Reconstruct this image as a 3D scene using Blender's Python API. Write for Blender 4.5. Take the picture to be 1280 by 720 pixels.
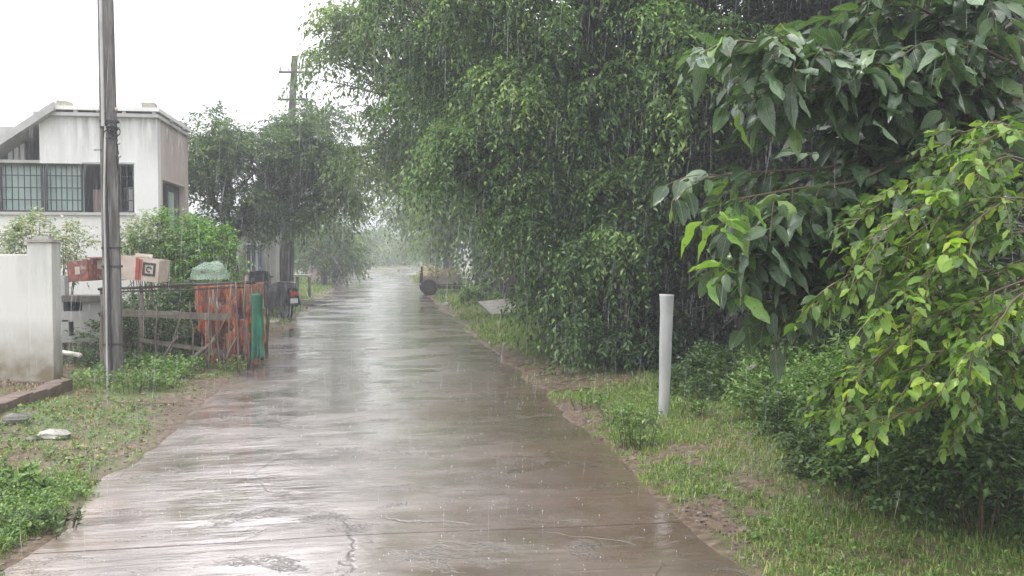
import bpy, math, random
import numpy as np
from mathutils import Vector, Matrix, Euler

for o in list(bpy.data.objects):
    bpy.data.objects.remove(o)
S = bpy.context.scene
COL = S.collection
rnd = random.Random(7)
rng = np.random.default_rng(11)
R = math.radians

# ------------------------------------------------------------------ camera
CAM = Vector((0, 0, 1.6))
FPX = 1108.0
YAW, PITCH = R(8.71), R(2.33)
cd = bpy.data.cameras.new("camera")
cd.sensor_width = 36
cd.lens = 36 * FPX / 1280
cd.clip_start = 0.05
cd.clip_end = 2000
cam = bpy.data.objects.new("camera", cd)
cam.location = CAM
cam.rotation_euler = Euler((math.pi / 2 - PITCH, 0, -YAW))
COL.objects.link(cam)
S.camera = cam
RM = cam.rotation_euler.to_matrix()

# ------------------------------------------------------------------ sky, sun, exposure
SUN_EL, SUN_AZ = R(60), R(-100)          # high, from behind the left shoulder, behind thick cloud
W = bpy.data.worlds.new("World")
S.world = W
W.use_nodes = True
nt = W.node_tree
nt.nodes.clear()
wo = nt.nodes.new("ShaderNodeOutputWorld")
bg = nt.nodes.new("ShaderNodeBackground")
bg.inputs[1].default_value = 0.1
sky = nt.nodes.new("ShaderNodeTexSky")
sky.sky_type = 'NISHITA'
sky.sun_disc = False
sky.sun_elevation = SUN_EL
sky.sun_rotation = SUN_AZ
tc = nt.nodes.new("ShaderNodeTexCoord")
nz = nt.nodes.new("ShaderNodeTexNoise")
nz.inputs["Scale"].default_value = 1.6
nz.inputs["Detail"].default_value = 3
cr = nt.nodes.new("ShaderNodeMapRange")
cr.inputs["To Min"].default_value = 0.93
cr.inputs["To Max"].default_value = 1.07
vm = nt.nodes.new("ShaderNodeVectorMath"); vm.operation = 'SCALE'
vm.inputs[0].default_value = (13.5, 13.25, 13.5)     # thick white rain cloud
mx = nt.nodes.new("ShaderNodeMix"); mx.data_type = 'RGBA'
mx.inputs[0].default_value = 0.9
L = nt.links.new
L(tc.outputs["Generated"], nz.inputs["Vector"])
L(nz.outputs[0], cr.inputs[0])
sxyz = nt.nodes.new("ShaderNodeSeparateXYZ"); zr_ = nt.nodes.new("ShaderNodeMapRange")      # overcast sky: zenith brighter than horizon
zr_.inputs["To Min"].default_value = 1.0; zr_.inputs["To Max"].default_value = 1.75
mm_ = nt.nodes.new("ShaderNodeMath"); mm_.operation = 'MULTIPLY'
L(tc.outputs["Generated"], sxyz.inputs[0]); L(sxyz.outputs[2], zr_.inputs[0]); L(zr_.outputs[0], mm_.inputs[0]); L(cr.outputs[0], mm_.inputs[1])
L(mm_.outputs[0], vm.inputs["Scale"])
L(sky.outputs[0], mx.inputs[6])
L(vm.outputs[0], mx.inputs[7])
L(mx.outputs[2], bg.inputs[0])
L(bg.outputs[0], wo.inputs[0])
sl = bpy.data.lights.new("sun", 'SUN')
sl.energy = 1.5
sl.angle = R(12)
sl.color = (1, 0.97, 0.92)
sun = bpy.data.objects.new("sun", sl)
sdir = Vector((math.sin(SUN_AZ) * math.cos(SUN_EL), math.cos(SUN_AZ) * math.cos(SUN_EL), math.sin(SUN_EL)))
sun.rotation_euler = sdir.to_track_quat('Z', 'Y').to_euler()
sun.location = (-20, 0, 30)
COL.objects.link(sun)
S.view_settings.view_transform = 'Standard'
S.view_settings.look = 'None'
S.view_settings.exposure = 0.5
S.view_settings.gamma = 1
HAZE = 0.0056
S.cycles.volume_bounces = 2
S.cycles.max_bounces = 6
S.cycles.transparent_max_bounces = 12


# ------------------------------------------------------------------ helpers
def P(px, py, Y):
    """world point on the plane y = Y seen at that place of the photograph"""
    d = RM @ Vector((px - 640, 360 - py, -FPX))
    return CAM + d * (Y / d.y)


def PX(px, Y):
    return P(px, 315, Y).x


def vn(x, y, seed=0):
    """value noise 0..1"""
    x = np.asarray(x, float); y = np.asarray(y, float)
    T = np.random.default_rng(1000 + seed).random((256, 256))
    xi = np.floor(x).astype(int); yi = np.floor(y).astype(int)
    fx = x - xi; fy = y - yi
    fx = fx * fx * (3 - 2 * fx); fy = fy * fy * (3 - 2 * fy)
    a = T[xi & 255, yi & 255]; b = T[(xi + 1) & 255, yi & 255]
    c = T[xi & 255, (yi + 1) & 255]; d = T[(xi + 1) & 255, (yi + 1) & 255]
    return (a * (1 - fx) + b * fx) * (1 - fy) + (c * (1 - fx) + d * fx) * fy


def sstep(a, b, x):
    t = np.clip((x - a) / (b - a), 0, 1)
    return t * t * (3 - 2 * t)


def tag(o, label=None, cat=None, group=None, kind=None):
    if label: o["label"] = label
    if cat: o["category"] = cat
    if group: o["group"] = group
    if kind: o["kind"] = kind
    return o


def empty(name, loc, label, cat, group=None, rz=0):
    o = bpy.data.objects.new(name, None)
    o.empty_display_size = 0.1
    o.location = loc
    o.rotation_euler = (0, 0, rz)
    COL.objects.link(o)
    return tag(o, label, cat, group)


def link(name, me, parent=None, kind=None):
    o = bpy.data.objects.new(name, me)
    COL.objects.link(o)
    if parent is not None:
        o.parent = parent
        if parent.type == 'EMPTY' and not parent.get("_local"):
            o.matrix_parent_inverse = Matrix.Translation(-wloc(parent))
    if kind: o["kind"] = kind
    return o


def wloc(o):
    v = Vector(o.location)
    while o.parent:
        o = o.parent
        v += Vector(o.location) if o.type == 'EMPTY' else Vector((0, 0, 0))
    return v


class MB:
    """collects shapes in world coordinates, build() makes one object"""
    def __init__(s):
        s.v = []; s.f = []

    def add(s, vs, fs):
        n = len(s.v)
        s.v += [tuple(v) for v in vs]
        s.f += [tuple(i + n for i in f) for f in fs]

    def box(s, x0, x1, y0, y1, z0, z1, M=None, j=0):
        vs = [Vector((x, y, z)) for z in (z0, z1) for y in (y0, y1) for x in (x0, x1)]
        if j: vs = [v + Vector((rnd.uniform(-j, j), rnd.uniform(-j, j), rnd.uniform(-j, j))) for v in vs]
        if M is not None: vs = [M @ v for v in vs]
        s.add(vs, [(0, 2, 3, 1), (4, 5, 7, 6), (0, 1, 5, 4), (2, 6, 7, 3), (0, 4, 6, 2), (1, 3, 7, 5)])
        return s

    def beam(s, a, b, w, h, j=0):
        a = Vector(a); b = Vector(b)
        d = b - a; l = d.length
        q = d.to_track_quat('Y', 'Z').to_matrix().to_4x4()
        return s.box(-w / 2, w / 2, 0, l, -h / 2, h / 2, Matrix.Translation(a) @ q, j)

    def tube(s, pts, r0, r1=None, n=6, cap=True, wob=0):
        pts = [Vector(p) for p in pts]
        if r1 is None: r1 = r0
        m = len(pts); vs = []; fs = []
        ref = Vector((0, 0, 1)) if abs((pts[-1] - pts[0]).normalized().z) < 0.9 else Vector((1, 0, 0))
        for i, p in enumerate(pts):
            t = (pts[min(i + 1, m - 1)] - pts[max(i - 1, 0)]).normalized()
            a = t.cross(ref).normalized(); b = t.cross(a).normalized()
            r = r0 + (r1 - r0) * i / (m - 1)
            for k in range(n):
                an = 2 * math.pi * k / n
                rr = r * (1 + (rnd.uniform(-wob, wob) if wob else 0))
                vs.append(p + a * math.cos(an) * rr + b * math.sin(an) * rr)
        for i in range(m - 1):
            for k in range(n):
                k2 = (k + 1) % n
                fs.append((i * n + k, i * n + k2, (i + 1) * n + k2, (i + 1) * n + k))
        if cap:
            fs.append(tuple(range(n - 1, -1, -1)))
            fs.append(tuple((m - 1) * n + k for k in range(n)))
        s.add(vs, fs)
        return s

    def blob(s, c, r, n=8, m=6, j=0.15, flat=1.0):
        c = Vector(c); vs = []; fs = []
        rx, ry, rz = r
        for i in range(m + 1):
            th = math.pi * i / m
            for k in range(n):
                ph = 2 * math.pi * k / n
                q = 1 + rnd.uniform(-j, j) * (0.4 if i in (0, m) else 1)
                vs.append(c + Vector((rx * math.sin(th) * math.cos(ph) * q, ry * math.sin(th) * math.sin(ph) * q, rz * math.cos(th) * q)))
        for i in range(m):
            for k in range(n):
                k2 = (k + 1) % n
                fs.append((i * n + k, (i + 1) * n + k, (i + 1) * n + k2, i * n + k2))
        s.add(vs, fs)
        return s

    def build(s, name, mat, parent=None, kind=None, smooth=False, bevel=0):
        me = bpy.data.meshes.new(name)
        me.from_pydata(s.v, [], s.f)
        me.materials.append(mat)
        if smooth: me.shade_smooth()
        me.update()
        o = link(name, me, parent, kind)
        if bevel:
            b = o.modifiers.new("bevel", 'BEVEL'); b.width = bevel; b.segments = 2
        return o


def curve_pts(a, b, sag=0.0, n=8, wob=0.0):
    a = Vector(a); b = Vector(b)
    out = []
    for i in range(n):
        t = i / (n - 1)
        p = a.lerp(b, t)
        p.z += sag * 4 * t * (1 - t)
        if 0 < i < n - 1 and wob:
            p += Vector((rnd.uniform(-wob, wob), rnd.uniform(-wob, wob), rnd.uniform(-wob, wob)))
        out.append(p)
    return out


def npmesh(name, V, F, mat, uv=None, smooth=False):
    me = bpy.data.meshes.new(name)
    V = np.ascontiguousarray(V, dtype=np.float32)
    F = np.ascontiguousarray(F, dtype=np.int32)
    k = F.shape[1]
    me.vertices.add(len(V)); me.vertices.foreach_set("co", V.ravel())
    me.loops.add(F.size); me.loops.foreach_set("vertex_index", F.ravel())
    me.polygons.add(len(F))
    me.polygons.foreach_set("loop_start", np.arange(0, F.size, k, dtype=np.int32))
    if smooth:
        me.polygons.foreach_set("use_smooth", np.ones(len(F), dtype=bool))
    if uv is not None:
        l = me.uv_layers.new(name="uv")
        l.data.foreach_set("uv", np.ascontiguousarray(uv[F.ravel()], dtype=np.float32).ravel())
    me.materials.append(mat)
    me.update(calc_edges=True)
    return me


def unit(a):
    return a / np.maximum(np.linalg.norm(a, axis=1, keepdims=True), 1e-9)


# ------------------------------------------------------------------ materials
def newmat(name):
    m = bpy.data.materials.new(name)
    m.use_nodes = True
    t = m.node_tree
    return m, t, t.nodes["Principled BSDF"]


def N(t, kind, **kw):
    n = t.nodes.new(kind)
    for k, v in kw.items():
        if k in n.inputs: n.inputs[k].default_value = v
        else: setattr(n, k, v)
    return n


def ramp(t, stops):
    r = t.nodes.new("ShaderNodeValToRGB")
    e = r.color_ramp.elements
    while len(e) < len(stops): e.new(0.5)
    for i, (p, c) in enumerate(stops):
        e[i].position = p
        e[i].color = (*c, 1) if len(c) == 3 else c
    return r


def mat(name, c1, c2=None, scale=3.0, rough=0.6, bump=0.15, stretch=(1, 1, 1), detail=6, c3=None, dist=0.02, lo=0.35, hi=0.65, spec=0.5):
    m, t, b = newmat(name)
    l = t.links.new
    c2 = c2 or tuple(x * 0.7 for x in c1)
    co = N(t, "ShaderNodeTexCoord"); mp = N(t, "ShaderNodeMapping")
    mp.inputs["Scale"].default_value = stretch
    gp = N(t, "ShaderNodeNewGeometry")
    l(gp.outputs["Position"], mp.inputs[0])
    n1 = N(t, "ShaderNodeTexNoise", Scale=scale, Detail=detail, Roughness=0.62)
    l(mp.outputs[0], n1.inputs["Vector"])
    st = [(lo, c2), (hi, c1)]
    if c3: st = [(lo, c3), ((lo + hi) / 2, c2), (hi, c1)]
    r = ramp(t, st)
    l(n1.outputs[0], r.inputs[0])
    l(r.outputs[0], b.inputs["Base Color"])
    b.inputs["Roughness"].default_value = rough
    b.inputs["Specular IOR Level"].default_value = spec
    if bump:
        n2 = N(t, "ShaderNodeTexNoise", Scale=scale * 6, Detail=5)
        l(mp.outputs[0], n2.inputs["Vector"])
        bm = N(t, "ShaderNodeBump", Strength=bump, Distance=dist)
        l(n2.outputs[0], bm.inputs["Height"])
        l(bm.outputs[0], b.inputs["Normal"])
    return m


def leafmat(name, stops, rough=0.38, trans=0.3, veins=False, spec=0.5, clumps=False):
    m, t, b = newmat(name)
    l = t.links.new
    g = N(t, "ShaderNodeNewGeometry")
    at = N(t, "ShaderNodeAttribute"); at.attribute_name = "tint"       # random tone per clump: new growth plus lit-and-shaded contrast put into colour
    a1 = N(t, "ShaderNodeMath", operation='MULTIPLY'); a1.inputs[1].default_value = .48; l(g.outputs["Random Per Island"], a1.inputs[0])
    a2 = N(t, "ShaderNodeMath", operation='ADD', use_clamp=True); l(a1.outputs[0], a2.inputs[0]); l(at.outputs["Fac"], a2.inputs[1])
    src = a2.outputs[0] if clumps else g.outputs["Random Per Island"]
    if veins == 'obj':
        oi = N(t, "ShaderNodeObjectInfo"); src = oi.outputs["Random"]
    r = ramp(t, stops)
    l(src, r.inputs[0])
    colout = r.outputs[0]
    if veins:
        uv = N(t, "ShaderNodeUVMap")
        sx = N(t, "ShaderNodeSeparateXYZ")
        l(uv.outputs[0], sx.inputs[0])
        # u -1..1 across, v along
        ab = N(t, "ShaderNodeMath", operation='ABSOLUTE'); l(sx.outputs[0], ab.inputs[0])
        k = N(t, "ShaderNodeMath", operation='MULTIPLY'); k.inputs[1].default_value = 0.45; l(ab.outputs[0], k.inputs[0])
        s_ = N(t, "ShaderNodeMath", operation='SUBTRACT'); l(sx.outputs[1], s_.inputs[0]); l(k.outputs[0], s_.inputs[1])
        m2 = N(t, "ShaderNodeMath", operation='MULTIPLY'); m2.inputs[1].default_value = 44; l(s_.outputs[0], m2.inputs[0])
        sn = N(t, "ShaderNodeMath", operation='SINE'); l(m2.outputs[0], sn.inputs[0])
        gt = N(t, "ShaderNodeMapRange"); gt.inputs[1].default_value = 0.75; gt.inputs[2].default_value = 1.0; l(sn.outputs[0], gt.inputs[0])
        mid = N(t, "ShaderNodeMapRange"); mid.inputs[1].default_value = 0.1; mid.inputs[2].default_value = 0.02
        l(ab.outputs[0], mid.inputs[0])
        mxx = N(t, "ShaderNodeMath", operation='MAXIMUM'); l(gt.outputs[0], mxx.inputs[0]); l(mid.outputs[0], mxx.inputs[1])
        fm = N(t, "ShaderNodeMath", operation='MULTIPLY'); fm.inputs[1].default_value = 0.35; l(mxx.outputs[0], fm.inputs[0])
        mc = N(t, "ShaderNodeMix", data_type='RGBA')
        mc.inputs[7].default_value = (0.28, 0.36, 0.16, 1)
        l(fm.outputs[0], mc.inputs[0]); l(colout, mc.inputs[6])
        colout = mc.outputs[2]
        bm = N(t, "ShaderNodeBump", Strength=0.35, Distance=0.01)
        l(mxx.outputs[0], bm.inputs["Height"]); l(bm.outputs[0], b.inputs["Normal"])
    if veins:
        gg = N(t, "ShaderNodeNewGeometry")
        ns = N(t, "ShaderNodeTexNoise", Scale=34, Detail=4); l(gg.outputs["Position"], ns.inputs["Vector"])
        ms_ = N(t, "ShaderNodeMapRange"); ms_.inputs[1].default_value = .63; ms_.inputs[2].default_value = .7; l(ns.outputs[0], ms_.inputs[0])
        n5 = N(t, "ShaderNodeTexNoise", Scale=9, Detail=3); l(gg.outputs["Position"], n5.inputs["Vector"])
        m5 = N(t, "ShaderNodeMapRange"); m5.inputs[3].default_value = .55; m5.inputs[4].default_value = 1.45; l(n5.outputs[0], m5.inputs[0])
        sc5 = N(t, "ShaderNodeVectorMath", operation='SCALE'); l(colout, sc5.inputs[0]); l(m5.outputs[0], sc5.inputs["Scale"])
        mc5 = N(t, "ShaderNodeMix", data_type='RGBA'); mc5.inputs[7].default_value = (.12, .09, .03, 1)
        l(ms_.outputs[0], mc5.inputs[0]); l(sc5.outputs[0], mc5.inputs[6]); colout = mc5.outputs[2]
        m6 = N(t, "ShaderNodeMapRange"); m6.inputs[1].default_value = .35; m6.inputs[2].default_value = .65; m6.inputs[3].default_value = rough * .5; m6.inputs[4].default_value = rough * 1.5
        l(n5.outputs[0], m6.inputs[0]); l(m6.outputs[0], b.inputs["Roughness"])
    else:
        b.inputs["Roughness"].default_value = rough
    l(colout, b.inputs["Base Color"])
    b.inputs["Specular IOR Level"].default_value = spec
    tr = N(t, "ShaderNodeBsdfTranslucent")
    gm = N(t, "ShaderNodeMix", data_type='RGBA', blend_type='MULTIPLY'); gm.inputs[0].default_value = 1
    gm.inputs[7].default_value = (1.5, 1.7, 0.7, 1)
    l(colout, gm.inputs[6]); l(gm.outputs[2], tr.inputs[0])
    ms = N(t, "ShaderNodeMixShader"); ms.inputs[0].default_value = trans
    out = t.nodes["Material Output"]
    l(b.outputs[0], ms.inputs[1]); l(tr.outputs[0], ms.inputs[2]); l(ms.outputs[0], out.inputs[0])
    return m


M = {}
M['leaf_tree'] = leafmat("leaf_tree", [(0, (.014, .024, .014)), (.28, (.035, .06, .026)), (.5, (.09, .17, .06)), (.75, (.21, .33, .10)), (1, (.40, .50, .17))], rough=.36, spec=.4, clumps=True)
M['leaf_light'] = leafmat("leaf_light", [(0, (.04, .075, .03)), (.45, (.10, .165, .05)), (.85, (.2, .28, .08)), (1, (.34, .4, .14))], rough=.4, clumps=True)
M['leaf_shaded'] = leafmat("leaf_shaded", [(0, (.006, .010, .007)), (.6, (.016, .026, .014)), (1, (.06, .085, .035))], rough=.4, spec=.25, clumps=True)  # near-black leaves, the thicket's deep shade put into the colour
M['leaf_left'] = leafmat("leaf_left", [(0, (.03, .06, .025)), (.4, (.07, .125, .04)), (.75, (.13, .2, .055)), (1, (.22, .29, .08))], rough=.35, clumps=True)
M['leaf_bush'] = leafmat("leaf_bush", [(0, (.05, .12, .025)), (.5, (.12, .25, .04)), (1, (.24, .4, .07))], rough=.4)
M['leaf_pale'] = leafmat("leaf_pale", [(0, (.1, .16, .08)), (.5, (.2, .26, .14)), (.8, (.4, .4, .3)), (1, (.7, .6, .6))], rough=.4)
M['leaf_weed'] = leafmat("leaf_weed", [(0, (.05, .10, .03)), (.5, (.12, .22, .055)), (1, (.24, .34, .1))], rough=.42)
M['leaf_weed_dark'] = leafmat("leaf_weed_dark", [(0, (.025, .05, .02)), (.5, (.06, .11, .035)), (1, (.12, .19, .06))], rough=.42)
M['grass'] = leafmat("grass", [(0, (.08, .14, .03)), (.45, (.14, .24, .045)), (.8, (.24, .32, .08)), (1, (.42, .38, .18))], rough=.5)
M['straw'] = leafmat("straw", [(0, (.10, .07, .035)), (.5, (.25, .19, .09)), (1, (.45, .38, .22))], rough=.6, trans=.1)
M['big_leaf'] = leafmat("big_leaf", [(0, (.05, .095, .06)), (.5, (.10, .17, .10)), (.82, (.15, .235, .13)), (.9, (.17, .3, .05)), (1, (.22, .37, .06))], rough=.28, trans=.22, veins='obj', spec=.8)
M['big_leaf_mass'] = leafmat("big_leaf_mass", [(0, (.02, .045, .026)), (.6, (.05, .095, .05)), (1, (.09, .16, .075))], rough=.28, trans=.22, veins=True)
M['young_leaf'] = leafmat("young_leaf", [(0, (.10, .22, .05)), (.6, (.17, .33, .06)), (1, (.26, .42, .08))], rough=.3, trans=.3, veins='obj', spec=.7)
M['lime_leaf'] = leafmat("lime_leaf", [(0, (.035, .085, .02)), (.4, (.12, .24, .035)), (.8, (.25, .4, .045)), (1, (.4, .5, .07))], rough=.33, trans=.35, veins='obj')
M['lime_leaf_mass'] = leafmat("lime_leaf_mass", [(0, (.03, .075, .02)), (.5, (.09, .18, .03)), (1, (.24, .36, .05))], rough=.33, trans=.35, veins=True)
M['bark'] = mat("bark", (.075, .065, .052), (.03, .026, .022), 5, .6, .6, (1, 1, .25))
M['bark_pale'] = mat("bark_pale", (.2, .19, .16), (.09, .085, .075), 5, .55, .5, (1, 1, .25))
M['twig'] = mat("twig", (.12, .085, .05), (.06, .045, .03), 8, .5, .2)
M['concrete_pole'] = mat("concrete_pole", (.2, .192, .18), (.115, .11, .103), 7, .75, .6, (3, 3, .3), c3=(.075, .07, .065), lo=.36, hi=.62)
M['conduit'] = mat("conduit", (.5, .5, .49), (.33, .33, .32), 3, .35, .05)
M['iron'] = mat("iron", (.05, .05, .055), (.03, .03, .03), 8, .5, .2)
M['cable'] = mat("cable", (.02, .02, .022), (.012, .012, .012), 8, .5, 0)
M['wood_grey'] = mat("wood_grey", (.2, .17, .14), (.09, .075, .06), 10, .6, .5, (1, 1, .4))
M['wood_dark'] = mat("wood_dark", (.08, .065, .055), (.035, .03, .025), 10, .6, .4)
M['post_paint'] = mat("post_paint", (.46, .47, .47), (.28, .29, .28), 4, .5, .3, (1, 1, .4))
M['stone'] = mat("stone", (.42, .4, .36), (.26, .25, .22), 8, .5, .5)
M['kerb_brown'] = mat("kerb_brown", (.17, .12, .1), (.09, .065, .055), 6, .5, .5)
M['base_stone'] = mat("base_stone", (.17, .16, .14), (.06, .06, .05), 5, .5, .7)
M['dark_inside'] = mat("dark_inside", (.1, .095, .1), (.07, .068, .072), 2, .8, 0)  # dark colour stands in for the shade of rooms and openings
M['glass_mint'] = mat("glass_mint", (.42, .55, .5), (.33, .45, .42), 4, .25, 0)
M['roof_sheet'] = mat("roof_sheet", (.5, .52, .55), (.38, .4, .43), 3, .4, .1)
M['white_paint'] = mat("white_paint", (.8, .8, .79), (.7, .7, .69), 2, .5, .05)
M['rust_box'] = mat("rust_box", (.3, .12, .09), (.16, .06, .05), 9, .6, .2, c3=(.4, .3, .26))
M['card_white'] = mat("card_white", (.55, .47, .4), (.42, .35, .3), 9, .6, .1)
M['red'] = mat("red", (.42, .07, .05), (.28, .05, .04), 9, .5, .1)
M['black_print'] = mat("black_print", (.04, .04, .04), (.03, .03, .03), 9, .6, 0)
M['green_cloth'] = mat("green_cloth", (.012, .16, .085), (.008, .08, .045), 9, .6, .3, (1, 1, .3))
M['black_cover'] = mat("black_cover", (.03, .032, .038), (.018, .018, .02), 4, .3, .15)
M['rubber'] = mat("rubber", (.025, .025, .025), (.015, .015, .015), 9, .6, .1)
M['metal_grey'] = mat("metal_grey", (.35, .35, .36), (.22, .22, .23), 9, .35, .1)
M['tail_red'] = mat("tail_red", (.5, .02, .02), (.35, .015, .015), 9, .25, 0)
M['plate_white'] = mat("plate_white", (.7, .7, .68), (.6, .6, .58), 9, .4, 0)
M['pink_board'] = mat("pink_board", (.42, .33, .32), (.3, .22, .21), 6, .6, .2)
M['pipe_white'] = mat("pipe_white", (.7, .68, .62), (.55, .53, .48), 6, .4, 0)
M['blue_paint'] = mat("blue_paint", (.22, .28, .42), (.15, .2, .32), 6, .5, 0)
M['pinkwall'] = mat("pinkwall", (.4, .3, .29), (.3, .23, .22), 2, .7, .1)
M['greywall'] = mat("greywall", (.5, .5, .49), (.36, .36, .35), 2, .6, .1)
M['flower'] = leafmat("flower", [(0, (.35, .25, .23)), (.5, (.65, .55, .53)), (1, (.85, .8, .78))], rough=.6)


def stained(name, base, stain, zt, depth, green=None):
    """painted wall with rain runs hanging from height zt"""
    m, t, b = newmat(name); l = t.links.new
    g = N(t, "ShaderNodeNewGeometry")
    mp = N(t, "ShaderNodeMapping"); mp.inputs["Scale"].default_value = (3.2, 3.2, .32)
    l(g.outputs[0], mp.inputs[0])
    n1 = N(t, "ShaderNodeTexNoise", Scale=1.6, Detail=7, Roughness=.65); l(mp.outputs[0], n1.inputs["Vector"])
    n0 = N(t, "ShaderNodeTexNoise", Scale=.55, Detail=3); l(g.outputs[0], n0.inputs["Vector"])
    sx = N(t, "ShaderNodeSeparateXYZ"); l(g.outputs[0], sx.inputs[0])
    mr = N(t, "ShaderNodeMapRange"); mr.inputs[1].default_value = zt - depth; mr.inputs[2].default_value = zt; l(sx.outputs[2], mr.inputs[0])
    r1 = N(t, "ShaderNodeMapRange"); r1.inputs[1].default_value = .4; r1.inputs[2].default_value = .56; l(n1.outputs[0], r1.inputs[0])
    r0 = N(t, "ShaderNodeMapRange"); r0.inputs[1].default_value = .34; r0.inputs[2].default_value = .5; l(n0.outputs[0], r0.inputs[0])
    a = N(t, "ShaderNodeMath", operation='MULTIPLY'); l(r1.outputs[0], a.inputs[0]); l(mr.outputs[0], a.inputs[1])
    a2 = N(t, "ShaderNodeMath", operation='MULTIPLY'); l(a.outputs[0], a2.inputs[0]); l(r0.outputs[0], a2.inputs[1])
    mc = N(t, "ShaderNodeMix", data_type='RGBA'); mc.inputs[6].default_value = (*base, 1); mc.inputs[7].default_value = (*stain, 1)
    l(a2.outputs[0], mc.inputs[0])
    # splash dirt close to the ground
    lo = N(t, "ShaderNodeMapRange"); lo.inputs[1].default_value = .85; lo.inputs[2].default_value = .05; l(sx.outputs[2], lo.inputs[0])
    n3 = N(t, "ShaderNodeTexNoise", Scale=5, Detail=6); l(g.outputs[0], n3.inputs["Vector"])
    q = N(t, "ShaderNodeMath", operation='MULTIPLY'); l(lo.outputs[0], q.inputs[0]); l(n3.outputs[0], q.inputs[1])
    q2 = N(t, "ShaderNodeMath", operation='MULTIPLY'); q2.inputs[1].default_value = 2.0; l(q.outputs[0], q2.inputs[0])
    md = N(t, "ShaderNodeMix", data_type='RGBA'); md.inputs[7].default_value = (.2, .17, .11, 1)
    l(q2.outputs[0], md.inputs[0]); l(mc.outputs[2], md.inputs[6])
    l(md.outputs[2], b.inputs["Base Color"])
    b.inputs["Roughness"].default_value = .55
    bm = N(t, "ShaderNodeBump", Strength=.1, Distance=.01); l(n3.outputs[0], bm.inputs["Height"]); l(bm.outputs[0], b.inputs["Normal"])
    return m


M['house_wall'] = stained("house_wall", (.74, .74, .73), (.22, .23, .24), 4.5, 1.7)
M['side_wall'] = stained("side_wall", (.52, .45, .42), (.25, .2, .18), 4.2, 1.3)
M['compound'] = stained("compound", (.64, .645, .62), (.3, .31, .27), 1.85, .8)


def net_material():
    m, t, b = newmat("net"); l = t.links.new
    b.inputs["Base Color"].default_value = (.5, .66, .55, 1)
    tr = N(t, "ShaderNodeBsdfTransparent"); ms = N(t, "ShaderNodeMixShader")
    ms.inputs[0].default_value = .28
    o = t.nodes["Material Output"]
    l(tr.outputs[0], ms.inputs[1]); l(b.outputs[0], ms.inputs[2]); l(ms.outputs[0], o.inputs[0])
    return m


M['net'] = net_material()


def tarp_material():
    m, t, b = newmat("tarp"); l = t.links.new
    uv = N(t, "ShaderNodeUVMap")
    mp = N(t, "ShaderNodeMapping"); mp.inputs["Scale"].default_value = (8, 1.9, 1); l(uv.outputs[0], mp.inputs[0])
    n1 = N(t, "ShaderNodeTexNoise", Scale=1.0, Detail=6, Roughness=.65); l(mp.outputs[0], n1.inputs["Vector"])
    r = ramp(t, [(.33, (.05, .035, .035)), (.41, (.13, .07, .055)), (.455, (.24, .06, .04)), (.50, (.38, .10, .045)), (.54, (.56, .2, .08)), (.57, (.22, .11, .085)), (.62, (.17, .13, .11)), (.68, (.42, .36, .29))])
    s2 = N(t, "ShaderNodeSeparateXYZ"); l(uv.outputs[0], s2.inputs[0])
    mv = N(t, "ShaderNodeMapRange"); mv.inputs[1].default_value = 0; mv.inputs[2].default_value = .9; mv.inputs[3].default_value = -.06; mv.inputs[4].default_value = .03; l(s2.outputs[1], mv.inputs[0])
    ad = N(t, "ShaderNodeMath", operation='ADD'); l(n1.outputs[0], ad.inputs[0]); l(mv.outputs[0], ad.inputs[1])
    l(ad.outputs[0], r.inputs[0]); l(r.outputs[0], b.inputs["Base Color"])
    b.inputs["Roughness"].default_value = .38
    return m


M['tarp'] = tarp_material()


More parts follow.
